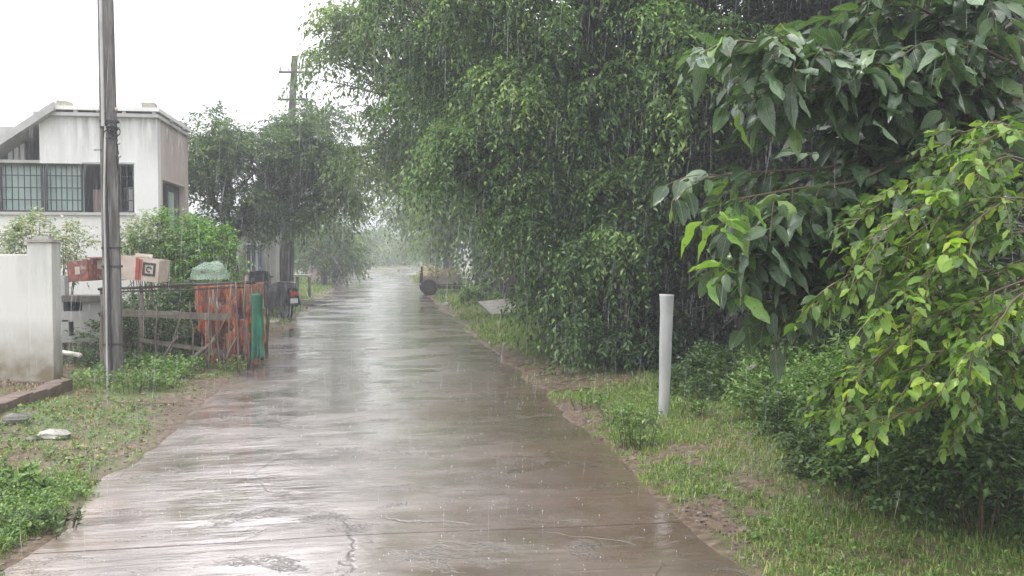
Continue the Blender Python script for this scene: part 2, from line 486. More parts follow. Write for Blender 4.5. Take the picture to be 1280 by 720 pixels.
def road_material():
    m, t, b = newmat("wet_concrete"); l = t.links.new
    g = N(t, "ShaderNodeNewGeometry")
    pos = g.outputs["Position"]
    def noise(sc, stretch=(1, 1, 1), det=5, ro=.6, loc=(0, 0, 0)):
        mp = N(t, "ShaderNodeMapping"); mp.inputs["Scale"].default_value = stretch; mp.inputs["Location"].default_value = loc
        l(pos, mp.inputs[0])
        n = N(t, "ShaderNodeTexNoise", Scale=sc, Detail=det, Roughness=ro); l(mp.outputs[0], n.inputs["Vector"])
        return n.outputs[0]
    def mr(x, a, b_, c=0., d=1.):
        n = N(t, "ShaderNodeMapRange"); n.inputs[1].default_value = a; n.inputs[2].default_value = b_; n.inputs[3].default_value = c; n.inputs[4].default_value = d
        l(x, n.inputs[0]); return n.outputs[0]
    def math_(op, a, b_):
        n = N(t, "ShaderNodeMath", operation=op)
        for i, v in enumerate((a, b_)):
            if isinstance(v, (int, float)): n.inputs[i].default_value = v
            else: l(v, n.inputs[i])
        return n.outputs[0]
    def mixc(f, a, b_):
        n = N(t, "ShaderNodeMix", data_type='RGBA')
        l(f, n.inputs[0])
        for i, v in ((6, a), (7, b_)):
            if isinstance(v, tuple): n.inputs[i].default_value = (*v, 1)
            else: l(v, n.inputs[i])
        return n.outputs[2]
    big = noise(.55, (1, .6, 1), 4)
    mid = noise(2.2, (.8, 1.3, 1), 6)
    fine = noise(45, (1, 1, 1), 4)
    ridg = noise(1.0, (1.3, 15, 1), 5, .65)          # broomed cross ridges
    ridg2 = noise(1.0, (3.5, 42, 1), 3, .6, (3, 7, 0))
    c = ramp(t, [(.3, (.19, .165, .155)), (.5, (.27, .235, .225)), (.7, (.35, .31, .295))])
    l(mid, c.inputs[0])
    sx = N(t, "ShaderNodeSeparateXYZ"); l(pos, sx.inputs[0])
    X = sx.outputs[0]
    wob = math_('ADD', X, mr(big, .3, .7, -.7, .7))
    mud = mr(wob, .2, 1.3)                            # red-brown to the right: silt, and the dark trees' reflection put into colour
    ml = mr(wob, -1.55, -2.0)
    col = mixc(math_('MULTIPLY', mud, .85), c.outputs[0], (.13, .08, .055))
    col = mixc(math_('MULTIPLY', ml, .6), col, (.3, .2, .14))
    # moss-olive tint
    mo = math_('MULTIPLY', mr(noise(.9, (1, .5, 1), 4, .6, (9, 2, 0)), .52, .66), .45)
    col = mixc(mo, col, (.13, .125, .075))
    # dark exposed-aggregate patches with grit
    pit = math_('MULTIPLY', mr(noise(1.5, (1, 1.6, 1), 6, .7, (4, 1, 0)), .555, .62), mr(fine, .42, .6))
    col = mixc(math_('MULTIPLY', pit, .75), col, (.05, .045, .04))
    vo = N(t, "ShaderNodeTexVoronoi", feature='DISTANCE_TO_EDGE', Scale=.55)
    wv = N(t, "ShaderNodeTexNoise", Scale=3.0, Detail=5); l(pos, wv.inputs["Vector"])
    vmx = N(t, "ShaderNodeVectorMath", operation='MULTIPLY_ADD'); vmx.inputs[1].default_value = (.35, .35, .35)
    l(wv.outputs["Color"], vmx.inputs[0]); l(pos, vmx.inputs[2]); l(vmx.outputs[0], vo.inputs["Vector"])
    crk = math_('MULTIPLY', mr(vo.outputs[0], .009, .002), mr(noise(.7, (1, 1, 1), 3, .5, (2, 8, 0)), .47, .53))
    col = mixc(math_('MULTIPLY', crk, .35), col, (.04, .035, .03))
    stain = mr(noise(1.1, (.55, 2.0, 1), 6, .68, (6, 3, 0)), .5, .66)     # darker damp silt bands
    col = mixc(math_('MULTIPLY', stain, .45), col, (.10, .085, .07))
    l(col, b.inputs["Base Color"])
    pud = mr(noise(.8, (.8, 1.2, 1), 4, .55, (1, 5, 0)), .44, .56)      # 1 = standing water
    ro = math_('ADD', math_('MULTIPLY', math_('SUBTRACT', 1.0, pud), .24), .06)
    ro = math_('ADD', ro, math_('MULTIPLY', pit, .2))
    l(ro, b.inputs["Roughness"])
    b.inputs["IOR"].default_value = 1.5
    b.inputs["Specular IOR Level"].default_value = .7
    h = math_('ADD', math_('MULTIPLY', ridg, .9), math_('MULTIPLY', ridg2, .16))
    h = math_('ADD', h, math_('MULTIPLY', fine, .12))
    h = math_('MULTIPLY', h, math_('SUBTRACT', 1.0, math_('MULTIPLY', pud, .72)))
    h = math_('ADD', h, math_('MULTIPLY', pit, -.5))
    h = math_('ADD', h, math_('MULTIPLY', crk, -.35))
    h = math_('ADD', h, math_('MULTIPLY', noise(1.0, (.9, 3.2, 1), 3, .5, (5, 5, 0)), 1.6))
    rip = noise(1.0, (22, 30, 1), 2)
    h = math_('ADD', h, math_('MULTIPLY', rip, .12))
    bm = N(t, "ShaderNodeBump", Strength=.85, Distance=.014); l(h, bm.inputs["Height"])
    l(bm.outputs[0], b.inputs["Normal"])
    b.inputs["Coat Weight"].default_value = 1.0          # film of rain water
    b.inputs["Coat IOR"].default_value = 1.65
    l(math_('ADD', math_('MULTIPLY', math_('SUBTRACT', 1.0, pud), .16), .03), b.inputs["Coat Roughness"])
    bc = N(t, "ShaderNodeBump", Strength=.6, Distance=.012); l(h, bc.inputs["Height"]); l(bc.outputs[0], b.inputs["Coat Normal"])
    return m


M['road'] = road_material()


def ground_material():
    m, t, b = newmat("wet_soil"); l = t.links.new
    g = N(t, "ShaderNodeNewGeometry"); pos = g.outputs[0]
    n1 = N(t, "ShaderNodeTexNoise", Scale=1.3, Detail=7, Roughness=.65); l(pos, n1.inputs["Vector"])
    n2 = N(t, "ShaderNodeTexNoise", Scale=14, Detail=6, Roughness=.7); l(pos, n2.inputs["Vector"])
    n3 = N(t, "ShaderNodeTexNoise", Scale=.5, Detail=4); l(pos, n3.inputs["Vector"])
    r = ramp(t, [(.32, (.045, .032, .024)), (.46, (.10, .07, .048)), (.58, (.165, .12, .082)), (.72, (.27, .21, .155))])
    l(n2.outputs[0], r.inputs[0])
    r2 = N(t, "ShaderNodeMapRange"); r2.inputs[1].default_value = .42; r2.inputs[2].default_value = .6; l(n1.outputs[0], r2.inputs[0])
    at = N(t, "ShaderNodeAttribute"); at.attribute_name = "green"
    mu = N(t, "ShaderNodeMath", operation='MULTIPLY'); l(r2.outputs[0], mu.inputs[0]); l(at.outputs["Fac"], mu.inputs[1])
    mx_ = N(t, "ShaderNodeMix", data_type='RGBA'); l(mu.outputs[0], mx_.inputs[0]); l(r.outputs[0], mx_.inputs[6]); mx_.inputs[7].default_value = (.10, .15, .045, 1)
    l(mx_.outputs[2], b.inputs["Base Color"])
    rr = N(t, "ShaderNodeMapRange"); rr.inputs[1].default_value = .4; rr.inputs[2].default_value = .6; rr.inputs[3].default_value = .3; rr.inputs[4].default_value = .75
    l(n3.outputs[0], rr.inputs[0]); l(rr.outputs[0], b.inputs["Roughness"])
    bm = N(t, "ShaderNodeBump", Strength=.7, Distance=.03); l(n2.outputs[0], bm.inputs["Height"]); l(bm.outputs[0], b.inputs["Normal"])
    return m


M['ground'] = ground_material()


# ------------------------------------------------------------------ ground and road
def bend(y):
    y = np.asarray(y, float)
    return np.where(y > 50, (np.maximum(y - 50, 0)) ** 2 * 0.0045, 0.0)


def ground_h(x, y):
    b = bend(np.minimum(y, 110))
    xr = x - b
    s = np.abs(xr)
    side = np.where(xr > 0, 5, 0)
    e = 1.86 + (vn(y * 1.1 + side * 3, side, 1) - .5) * .22 + (vn(y * 4.5 + side, side + 2.5, 2) - .5) * .10
    # silt fan washed on to the lane at the right
    d = s - e
    h = -0.14 + .152 * sstep(-.22, .0, d)
    h = h + sstep(0, 1.2, d) * (.03 + .07 * vn(x * 1.3, y * 1.3, 3) + .03 * vn(x * 5, y * 5, 4))
    h = h + sstep(0, .15, d) * .012 * vn(x * 14, y * 14, 5)
    h = h + sstep(6, 20, s) * .25 * vn(x * .1, y * .1, 6)
    return h


def green_mask(x, y):
    b = bend(np.minimum(y, 110)); s = np.abs(x - b)
    g = sstep(1.8, 2.5, s + (vn(x * 2, y * 2, 8) - .5) * .9 + (vn(x * 9, y * 9, 9) - .5) * .8)
    # bare mud at the right between 9 and 13 m
    mud = sstep(1.0, .5, np.sqrt(((x - 2.5) / 1.3) ** 2 + ((y - 11.0) / 2.0) ** 2))
    g = g * (1 - .9 * mud)
    # worn trail at the right
    tx = 2.9 + .25 * np.sin(y * .9)
    g = g * (1 - .6 * np.exp(-((x - tx) / .28) ** 2) * (y < 9) * (x > 0))
    g = g * (1 - .8 * (x < -3.5) * (y > 8.6) * (y < 13))          # bare yard behind the kerb
    return np.clip(g, 0, 1)


def build_ground():
    xs = np.concatenate([-np.geomspace(600, 8, 26), np.arange(-7.8, -2.4, .12), np.arange(-2.4, -1.4, .035), np.arange(-1.4, 1.4, .2),
                         np.arange(1.4, 2.4, .035), np.arange(2.4, 6, .1), np.geomspace(6.1, 600, 32)])
    ys = np.concatenate([-np.geomspace(60, 1, 8), np.arange(0, 2.4, .3), 2.5 * 1.0095 ** np.arange(0, 340), np.geomspace(66, 1200, 40)])
    Xg, Yg = np.meshgrid(xs, ys, indexing='ij')
    H = ground_h(Xg, Yg)
    V = np.stack([Xg, Yg, H], -1).reshape(-1, 3)
    a, c = len(xs), len(ys)
    i, j = np.meshgrid(np.arange(a - 1), np.arange(c - 1), indexing='ij')
    k = (i * c + j).ravel()
    F = np.stack([k, k + c, k + c + 1, k + 1], 1)
    me = npmesh("ground", V, F, M['ground'], smooth=True)
    at = me.attributes.new("green", 'FLOAT', 'POINT')
    at.data.foreach_set("value", green_mask(Xg, Yg).ravel().astype(np.float32))
    o = link("ground", me); tag(o, kind="structure", label="wet brown soil verges either side of the lane")
build_ground()

road = MB()
n = 40
yy = np.linspace(-6, 100, n)
vs = []; fs = []
for i, y in enumerate(yy):
    bx = float(bend(y))
    vs += [(bx - 1.98, y, -.06), (bx + 1.98, y, -.06)]
    if i: fs.append((2 * i - 2, 2 * i - 1, 2 * i + 1, 2 * i))
road.add(vs, fs)
road_o = road.build("road", M['base_stone'])
tag(road_o, kind="structure", label="narrow concrete village lane shining with rain")


def slab(y0, y1, dz):
    m = 4 if y0 < 50 else 8
    V = []; F = []
    nx = 12
    for i in range(m + 1):
        y = y0 + (y1 - y0) * i / m
        bx = float(bend(y))
        for k in range(nx + 1):
            u = k / nx
            x = -1.97 + 3.94 * u
            z = dz + .018 * (1 - (2 * u - 1) ** 2) - .004 * math.sin(x * 3 + y)
            V.append((bx + x, y, z))
    for i in range(m):
        for k in range(nx):
            a = i * (nx + 1) + k
            F.append((a, a + 1, a + nx + 2, a + nx + 1))
    rim = [k for k in range(nx + 1)] + [i * (nx + 1) + nx for i in range(1, m + 1)] + [m * (nx + 1) + k for k in range(nx - 1, -1, -1)] + [i * (nx + 1) for i in range(m - 1, 0, -1)]
    top = len(V)
    for r_ in rim: V.append(V[r_])
    base = len(V)
    for r_ in rim: V.append((V[r_][0], V[r_][1], -.055))
    for q in range(len(rim)):
        q2 = (q + 1) % len(rim)
        F.append((top + q2, top + q, base + q, base + q2))
    me = bpy.data.meshes.new("slab"); me.from_pydata(V, [], F); me.materials.append(M['road'])
    for p in me.polygons: p.use_smooth = abs(p.normal.z) > .5
    me.update()
    return link("slab", me, road_o)


y = -4.6
while y < 98:
    slab(y + .004, y + 4.78 - .004, rnd.uniform(-.0015, .0015))
    y += 4.78


# ------------------------------------------------------------------ foliage machinery
def leaf_arrays(B, D, Nn, Ln, Wd, fold=.18):
    """diamond leaves folded on the midrib: 4 verts, 2 tris"""
    S_ = unit(np.cross(D, Nn))
    Nn = unit(np.cross(S_, D))
    Ln = Ln[:, None]; Wd = Wd[:, None]
    mid = B + D * Ln * .42
    a = B
    l_ = mid - S_ * Wd * .5 + Nn * Wd * fold
    r_ = mid + S_ * Wd * .5 + Nn * Wd * fold
    tip = B + D * Ln - Nn * Ln * .12
    V = np.stack([a, l_, tip, r_], 1).reshape(-1, 3)
    k = np.arange(len(B)) * 4
    F = np.concatenate([np.stack([k, k + 2, k + 1], 1), np.stack([k, k + 3, k + 2], 1)])
    return V, F


def shoots_to_leaves(P0, D0, Ls, nl, leaf, wr, droop, hang, r, spread=.9, szj=.35):
    n = len(P0)
    t = (np.arange(nl) + .6) / nl
    tt = np.tile(t, n)
    idx = np.repeat(np.arange(n), nl)
    tt = np.clip(tt + r.normal(0, .03, len(tt)), .03, 1.05)
    p0 = P0[idx]; d = D0[idx]; ll = Ls[idx][:, None]
    g = np.array([0, 0, -1.0])
    pos = p0 + d * ll * tt[:, None] + g * (droop * ll * (tt[:, None] ** 2))
    tan = unit(d + g * 2 * droop * tt[:, None])
    sd = unit(np.cross(tan, np.array([0, 0, 1.0]) + r.normal(0, .35, (len(idx), 3))))
    sgn = np.where((np.tile(np.arange(nl), n) % 2) == 0, 1, -1)[:, None]
    D = unit(tan * .55 + sd * sgn * spread + g * hang + r.normal(0, .22, (len(idx), 3)))
    up = np.array([0, 0, 1.0]) + r.normal(0, .35, (len(idx), 3)) + D * .01
    Lf = leaf * (1 + r.uniform(-szj, szj, len(idx)))
    return pos, D, up, Lf, Lf * wr


def crown_shoots(lobes, clump_r, shoots_per, shoot_len, r, domes=False):
    """lobe = (centre, (rx,ry,rz), n_clumps[, zmin_dir]) -> shoot bases and directions, and clump centres"""
    P0 = []; D0 = []; CC = []; LI = []; CI = []
    for li, lb in enumerate(lobes):
        c, rad, nc = lb[0], np.array(lb[1], float), lb[2]
        lowest = lb[3] if len(lb) > 3 else -1
        c = np.array(c, float)
        dirs = unit(r.normal(size=(nc * 4, 3)))
        dirs = dirs[dirs[:, 2] > lowest][:nc]
        nc = len(dirs)
        q = r.uniform(.45, 1.0, (nc, 1)) ** .6
        cen = c + dirs * rad * q
        if domes:
            ns = max(5, nc // 5)
            sd_ = unit(r.normal(size=(ns, 3)) + np.array([0, -.35, .15])); sc_ = c + sd_ * rad * r.uniform(.65, .95, (ns, 1))
            sr = rad.mean() * r.uniform(.26, .42, ns)
            w_ = r.integers(0, ns, nc); dd = unit(r.normal(size=(nc, 3)) + np.array([0, -.2, .45]))
            cen = sc_[w_] + dd * sr[w_][:, None] * np.array([1.15, 1.15, .8])
            dirs = unit(dd + sd_[w_] * .6)
            dome_t = r.random(ns)
        CC.append(cen); LI += [li] * nc
        cr_ = clump_r * r.uniform(.6, 1.35, nc)
        for k in range(nc):
            dd = unit(r.normal(size=(shoots_per, 3)) + dirs[k] * .9 + np.array([0, 0, .25]))
            P0.append(cen[k] + dd * cr_[k] * r.uniform(.1, .8, (shoots_per, 1)) * np.array([1, 1, .75]))
            D0.append(unit(dd + np.array([0, 0, .1])))
            CI.append(np.full(shoots_per, (.5 * dome_t[w_[k]] + .5 * r.random() if domes else r.random()) ** 1.5 * .62))
    P0 = np.concatenate(P0); D0 = np.concatenate(D0)
    Ls = shoot_len * r.uniform(.55, 1.25, len(P0))
    global CLUMP_TINT
    CLUMP_TINT = np.concatenate(CI)
    return P0, D0, Ls, np.concatenate(CC), LI


def make_tree(name, label, base, lobes, trunk_r, fork_z, lmat, seed, cat="tree", group=None, clump_r=.5, shoots=20, shoot_len=.5, nl=10,
              leaf=.09, wr=.42, droop=.5, hang=.5, bark='bark', trunks=None, lean=(0, 0), branch_frac=1.0, twigs=True, root=None, domes=False):
    r = np.random.default_rng(seed)
    base = Vector(base)
    t = root or empty(name, base, label, cat, group)
    P0, D0, Ls, CC, LI = crown_shoots(lobes, clump_r, shoots, shoot_len, r, domes)
    keep = P0[:, 2] > .05
    P0, D0, Ls = P0[keep], D0[keep], Ls[keep]
    tint = np.repeat(CLUMP_TINT[keep] + r.uniform(-.06, .06, keep.sum()), nl)
    pos, D, up, Lf, Wf = shoots_to_leaves(P0, D0, Ls, nl, leaf, wr, droop, hang, r)
    k = pos[:, 2] > .02
    V, F = leaf_arrays(pos[k], D[k], unit(up[k]), Lf[k], Wf[k])
    me = npmesh("crown", V, F, lmat)
    me.attributes.new("tint", 'FLOAT', 'POINT').data.foreach_set("value", np.repeat(tint[k], 4).astype(np.float32))
    link("crown", me, t, "stuff")
    # trunk
    fork = base + Vector((lean[0], lean[1], fork_z))
    tp = curve_pts(base + Vector((0, 0, -.1)), fork, 0, 7, trunk_r * .25)
    tm = MB().tube(tp, trunk_r * 1.12, trunk_r * .8, 10, wob=.08)
    tm.build("trunk", M[bark], t, smooth=True)
    for a, b_, ra, rb in (trunks or []):
        MB().tube(curve_pts(a, b_, 0, 6, ra * .5), ra, rb, 7, wob=.08).build("trunk", M[bark], t, smooth=True)
    for li, lb in enumerate(lobes):
        c = Vector(lb[0])
        m = MB()
        m.tube(curve_pts(fork, c, .08 * (c - fork).length, 8, .05), trunk_r * .55, trunk_r * .18, 6, wob=.1)
        m.build("branch", M[bark], t, smooth=True)
        if twigs:
            m = MB()
            cs = [CC[i] for i in range(len(LI)) if LI[i] == li]
            for q in cs:
                if rnd.random() < branch_frac:
                    s_ = fork.lerp(c, rnd.uniform(.6, 1.0))
                    m.tube(curve_pts(s_, q, .05, 5, .05), trunk_r * .13, trunk_r * .04, 4, cap=False)
            if m.v: m.build("twigs", M[bark], t, "stuff")
    return t


# big leaf template
def leaf_template(nseg=6, w=.5, tipw=.0, arch=.22, cup=.16, pet=.12, wave=.0, bendx=.0, seed=0):
    q = random.Random(seed)
    V = []; UV = []
    for i in range(nseg + 1):
        v = i / nseg
        hw = w * .5 * math.sin(math.pi * min(1, v ** .8)) ** .8 if 0 < v < 1 else 0
        if i == nseg: hw = 0
        y = pet + v * (1 - pet)
        z = -arch * v * v
        for sgn in (-1, 0, 1):
            e = abs(sgn) * wave * q.uniform(-1, 1) * (0 < v < 1)
            V.append((sgn * hw * (1 + abs(sgn) * wave * q.uniform(-2, 1)) + bendx * v * v, y + e * .3, z + abs(sgn) * hw * cup * 2 + e))
            UV.append((sgn * hw / (w * .5), v))
    F = []
    for i in range(nseg):
        a = i * 3
        F += [(a, a + 1, a + 4, a + 3), (a + 1, a + 2, a + 5, a + 4)]
    b = len(V)                                   # petiole
    V += [(-.008, 0, .0), (.008, 0, .0), (.008, pet + .02, .004), (-.008, pet + .02, .004)]
    UV += [(0, 0)] * 4
    F += [(b, b + 1, b + 2, b + 3)]
    return np.array(V), np.array(F), np.array(UV)


def frame(D, U):
    S_ = unit(np.cross(D, U)); Nn = unit(np.cross(S_, D))
    return np.stack([S_, D, Nn], 2)              # columns


def big_leaves(parent, pos, D, up, Lf, temps, objmat, massmat, maxobj=290, young=()):
    """nearest leaves in view become objects named leaf, the rest one joined part"""
    Rm = frame(D, unit(up))
    p = pos + D * Lf[:, None] * .5
    rel = p - np.array(CAM)
    RMn = np.array(RM)
    c = rel @ RMn
    z = -c[:, 2]
    sx_ = c[:, 0] / np.maximum(z, .01) * FPX; sy_ = c[:, 1] / np.maximum(z, .01) * FPX
    vis = (z > .2) & (abs(sx_) < 650) & (abs(sy_) < 370)
    score = np.where(vis, Lf / np.maximum(z, .1), -1)
    order = np.argsort(-score)
    sel = [i for i in order[:maxobj] if score[i] > 0]
    rest = np.setdiff1d(np.arange(len(pos)), sel)
    meshes = []
    for (V, F, UV) in temps:
        meshes.append(npmesh("leaf", V, F, objmat, uv=UV, smooth=True))
    ymesh = [npmesh("leaf", V, F, M['young_leaf'], uv=UV, smooth=True) for (V, F, UV) in temps] if young else None
    w = wloc(parent)
    for i in sel:
        fresh = any((Vector(pos[i]) - c_).length < r_ for c_, r_ in young)      # new growth at the branch tips
        o = bpy.data.objects.new("leaf", (ymesh if fresh else meshes)[i % len(meshes)])
        COL.objects.link(o); o.parent = parent
        Mx = Matrix([[*(Rm[i][0] * Lf[i]), pos[i][0]], [*(Rm[i][1] * Lf[i]), pos[i][1]], [*(Rm[i][2] * Lf[i]), pos[i][2]], [0, 0, 0, 1]])
        o.matrix_parent_inverse = Matrix.Translation(-w)
        o.matrix_basis = Mx
    if len(rest):
        V, F, UV = temps[0]
        A = np.einsum('nij,kj->nki', Rm[rest] * Lf[rest][:, None, None], V) + pos[rest][:, None, :]
        k = len(V)
        FF = (F[None] + (np.arange(len(rest)) * k)[:, None, None]).reshape(-1, F.shape[1])
        link("foliage", npmesh("foliage", A.reshape(-1, 3), FF, massmat, uv=np.tile(UV, (len(rest), 1)), smooth=True), parent, "stuff")


# ------------------------------------------------------------------ trees of the right side
def lobe(px, py, Y, rx, ry, rz, n, low=-1):
    c = P(px, py, Y)
    return ((c.x, c.y, max(c.z, .2)), (rx, ry, rz), n, low)


tb = P(785, 478, 11.4); tb.z = 0
mk = lambda a, b_: (Vector((PX(a, b_), b_, 0)))
tA = make_tree("shade_tree", "big drooping shade tree over the right of the lane, left of the white post",
               tb, [
    lobe(600, 60, 13.5, 1.35, 1.5, 1.2, 55), lobe(740, 40, 12.0, 1.5, 1.5, 1.3, 70), lobe(860, 90, 10.8, 1.0, 1.1, 1.0, 34),
    lobe(640, 180, 12.6, 1.0, 1.1, .9, 46), lobe(590, 235, 13.6, .6, .9, .6, 26), lobe(700, 240, 12.4, .9, .9, .8, 38),
    lobe(705, 325, 13.0, .6, .8, .6, 26), lobe(738, 400, 12.5, .42, .6, .45, 18), lobe(655, 275, 14.2, .5, .7, .45, 18), lobe(700, 365, 12.7, .35, .5, .35, 10), lobe(740, 150, 14, 1.3, 1, 1.3, 50), lobe(800, 300, 13, .9, .8, 1.0, 30),
    lobe(700, -110, 13.0, 2.6, 2.6, 1.6, 80), lobe(900, -60, 12.0, 2.2, 2.2, 1.6, 60), lobe(800, 200, 12.0, .7, .7, .8, 22),
    lobe(765, 380, 12.0, .4, .5, .7, 12), lobe(810, 330, 11.8, .45, .5, .8, 14), lobe(880, 200, 11.6, .6, .6, .6, 18), lobe(540, 40, 14, .8, 1.0, .8, 24), lobe(790, 150, 11.3, .8, .7, .7, 34), lobe(785, 255, 11.3, .5, .5, .6, 20), lobe(640, 110, 12.6, .8, .9, .7, 30), lobe(745, 310, 11.8, .45, .5, .5, 16), lobe(782, 420, 11.0, .3, .3, .55, 12), lobe(745, 430, 12.0, .3, .4, .3, 10), lobe(760, 330, 11.4, .4, .4, .6, 14), lobe(660, 240, 12.2, .6, .6, .6, 22), lobe(820, 420, 11.6, .3, .4, .6, 10)],
    .15, 2.3, M['leaf_tree'], 3, clump_r=.28, shoots=26, shoot_len=.5, nl=12, leaf=.078, wr=.44, droop=.8, hang=.4, domes=True,
    trunks=[(mk(752, 11.9), P(715, 260, 12.6), .08, .05), (mk(800, 11.6), P(850, 150, 11.6), .1, .06), (mk(770, 12.4), P(760, 150, 12.6), .1, .07),
            (mk(822, 12.2), P(905, 60, 12.2), .12, .08)])

make_tree("leaning_tree", "grey green tree arching out over the lane behind the big shade tree",
          (PX(640, 21), 21.5, 0), [
    lobe(480, 85, 19.5, 1.25, 1.5, 1.3, 44), lobe(462, 185, 20.5, .75, 1.1, .8, 22), lobe(550, 150, 19.5, 1.3, 1.6, 1.5, 48),
    lobe(560, -20, 20, 1.9, 2.2, 1.4, 50), lobe(628, 205, 21, 1.0, 1.3, .95, 30), lobe(425, 60, 19.5, .45, .7, .6, 12), lobe(592, 200, 19.8, .55, .8, .5, 14), lobe(660, 100, 21, 1.8, 2, 2.0, 36)],
          .24, 3.2, M['leaf_light'], 5, clump_r=.38, shoots=20, shoot_len=.6, nl=9, leaf=.13, wr=.36, droop=.7, hang=.4, domes=True)

far = [
    # px, Y, trunk r, lobes(px,py,rx,rz,n), label
    (600, 33, [(560, 225, 1.4, 1.2, 34), (580, 210, 2.0, 1.7, 46), (590, 255, 1.1, .7, 20), (630, 290, 1.9, 1.6, 36), (620, 120, 2.6, 2.2, 44)], "hazy tree with drooping skirt directly behind the loaded cart", .25),
    (560, 47, [(505, 245, 1.6, 1.3, 28), (555, 280, 1.6, 1.4, 30), (520, 210, 2.0, 1.6, 34), (580, 180, 3.4, 3.0, 50)], "faded tree at the right of the lane's far stretch, nearer one of two", .28),
    (545, 66, [(535, 290, 1.8, 2.2, 34), (545, 240, 3, 3.2, 50), (505, 262, 1.3, 1.0, 12)], "palest tree at the right of the lane where it bends away", .3),
    (415, 60, [(412, 295, 2.2, 2.6, 40), (385, 250, 3.0, 2.6, 44)], "pale misty tree at the left of the lane near its far bend", .3),
]
for i, (px, Y, lbs, lab, tr) in enumerate(far):  # paler leaves put part of the mist's fading into the colour
    make_tree("misty_tree", lab, (PX(px, Y), Y, 0), [lobe(a, b_, Y + rnd.uniform(-1.5, 1.5), rx, rx, rz, n_) for a, b_, rx, rz, n_ in lbs], tr, 3.0, M['leaf_light'], 20 + i,
              group="trees fading into the rain", clump_r=.8, shoots=14, shoot_len=.9, nl=8, leaf=.2, wr=.45, droop=.6, hang=.6, twigs=False)
# closing wall of trees past the bend, mist again helped by pale leaf colour
for i, (px, Y, rx, rz, lab) in enumerate([(470, 110, 6, 3.6, "faint tree closing the view straight down the lane"),
                                          (430, 105, 7, 5, "faint broad tree past the bend, left of the closing tree"),
                                          (505, 98, 6, 4.6, "faint tall tree past the bend, right of the closing tree"),
                                          (385, 92, 6, 5, "faint tree seen above the house roofs left of the lane end")]):
    make_tree("misty_tree", lab, (PX(px, Y), Y, 0), [lobe(px, 318, Y, rx, rx, rz * .62, 70)], .3, 2.5, M['leaf_light'], 40 + i,
              group="trees fading into the rain", clump_r=1.2, shoots=12, shoot_len=1.2, nl=7, leaf=.38, wr=.5, droop=.4, hang=.4, twigs=False)

# dark thicket behind the near branches
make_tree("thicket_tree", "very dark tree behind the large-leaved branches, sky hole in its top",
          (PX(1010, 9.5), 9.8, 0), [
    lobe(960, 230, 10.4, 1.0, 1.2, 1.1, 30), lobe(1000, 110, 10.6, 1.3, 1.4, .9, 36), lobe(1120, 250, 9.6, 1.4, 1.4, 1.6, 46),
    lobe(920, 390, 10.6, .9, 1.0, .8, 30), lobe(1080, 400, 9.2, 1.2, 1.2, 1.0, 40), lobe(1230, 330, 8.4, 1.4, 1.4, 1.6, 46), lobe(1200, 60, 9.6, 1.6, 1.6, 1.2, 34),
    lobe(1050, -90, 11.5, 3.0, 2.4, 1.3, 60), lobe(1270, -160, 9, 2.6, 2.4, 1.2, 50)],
          .2, 2.0, M['leaf_shaded'], 61, clump_r=.45, shoots=18, shoot_len=.5, nl=10, leaf=.095, wr=.42, droop=.7, hang=.7,
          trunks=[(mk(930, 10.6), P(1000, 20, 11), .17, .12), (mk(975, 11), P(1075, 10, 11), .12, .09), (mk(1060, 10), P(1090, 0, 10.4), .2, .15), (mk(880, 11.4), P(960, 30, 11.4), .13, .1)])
for i, (px, Y, lab) in enumerate([(1130, 13.5, "dark background tree in the deepest part of the thicket"), (955, 14.5, "dark background tree just behind the shade tree"),
                                  (850, 15, "background tree hidden in shade between the lane and thicket"), (1330, 12, "dark background tree at the right edge of the thicket"),
                                  (715, 25, "background tree closing the gap beyond the stone slab"), (672, 34, "background tree in the mist to the right of the loaded cart")]):
    x = PX(px, Y)
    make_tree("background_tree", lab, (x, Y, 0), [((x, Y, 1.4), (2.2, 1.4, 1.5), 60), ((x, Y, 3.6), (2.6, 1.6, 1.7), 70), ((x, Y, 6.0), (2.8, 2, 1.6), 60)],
              .2, 2.5, M['leaf_shaded'], 70 + i, group="dark trees filling the thicket", clump_r=.6, shoots=12, shoot_len=.7, nl=8, leaf=.16, wr=.5, droop=.7, hang=.6, twigs=False)

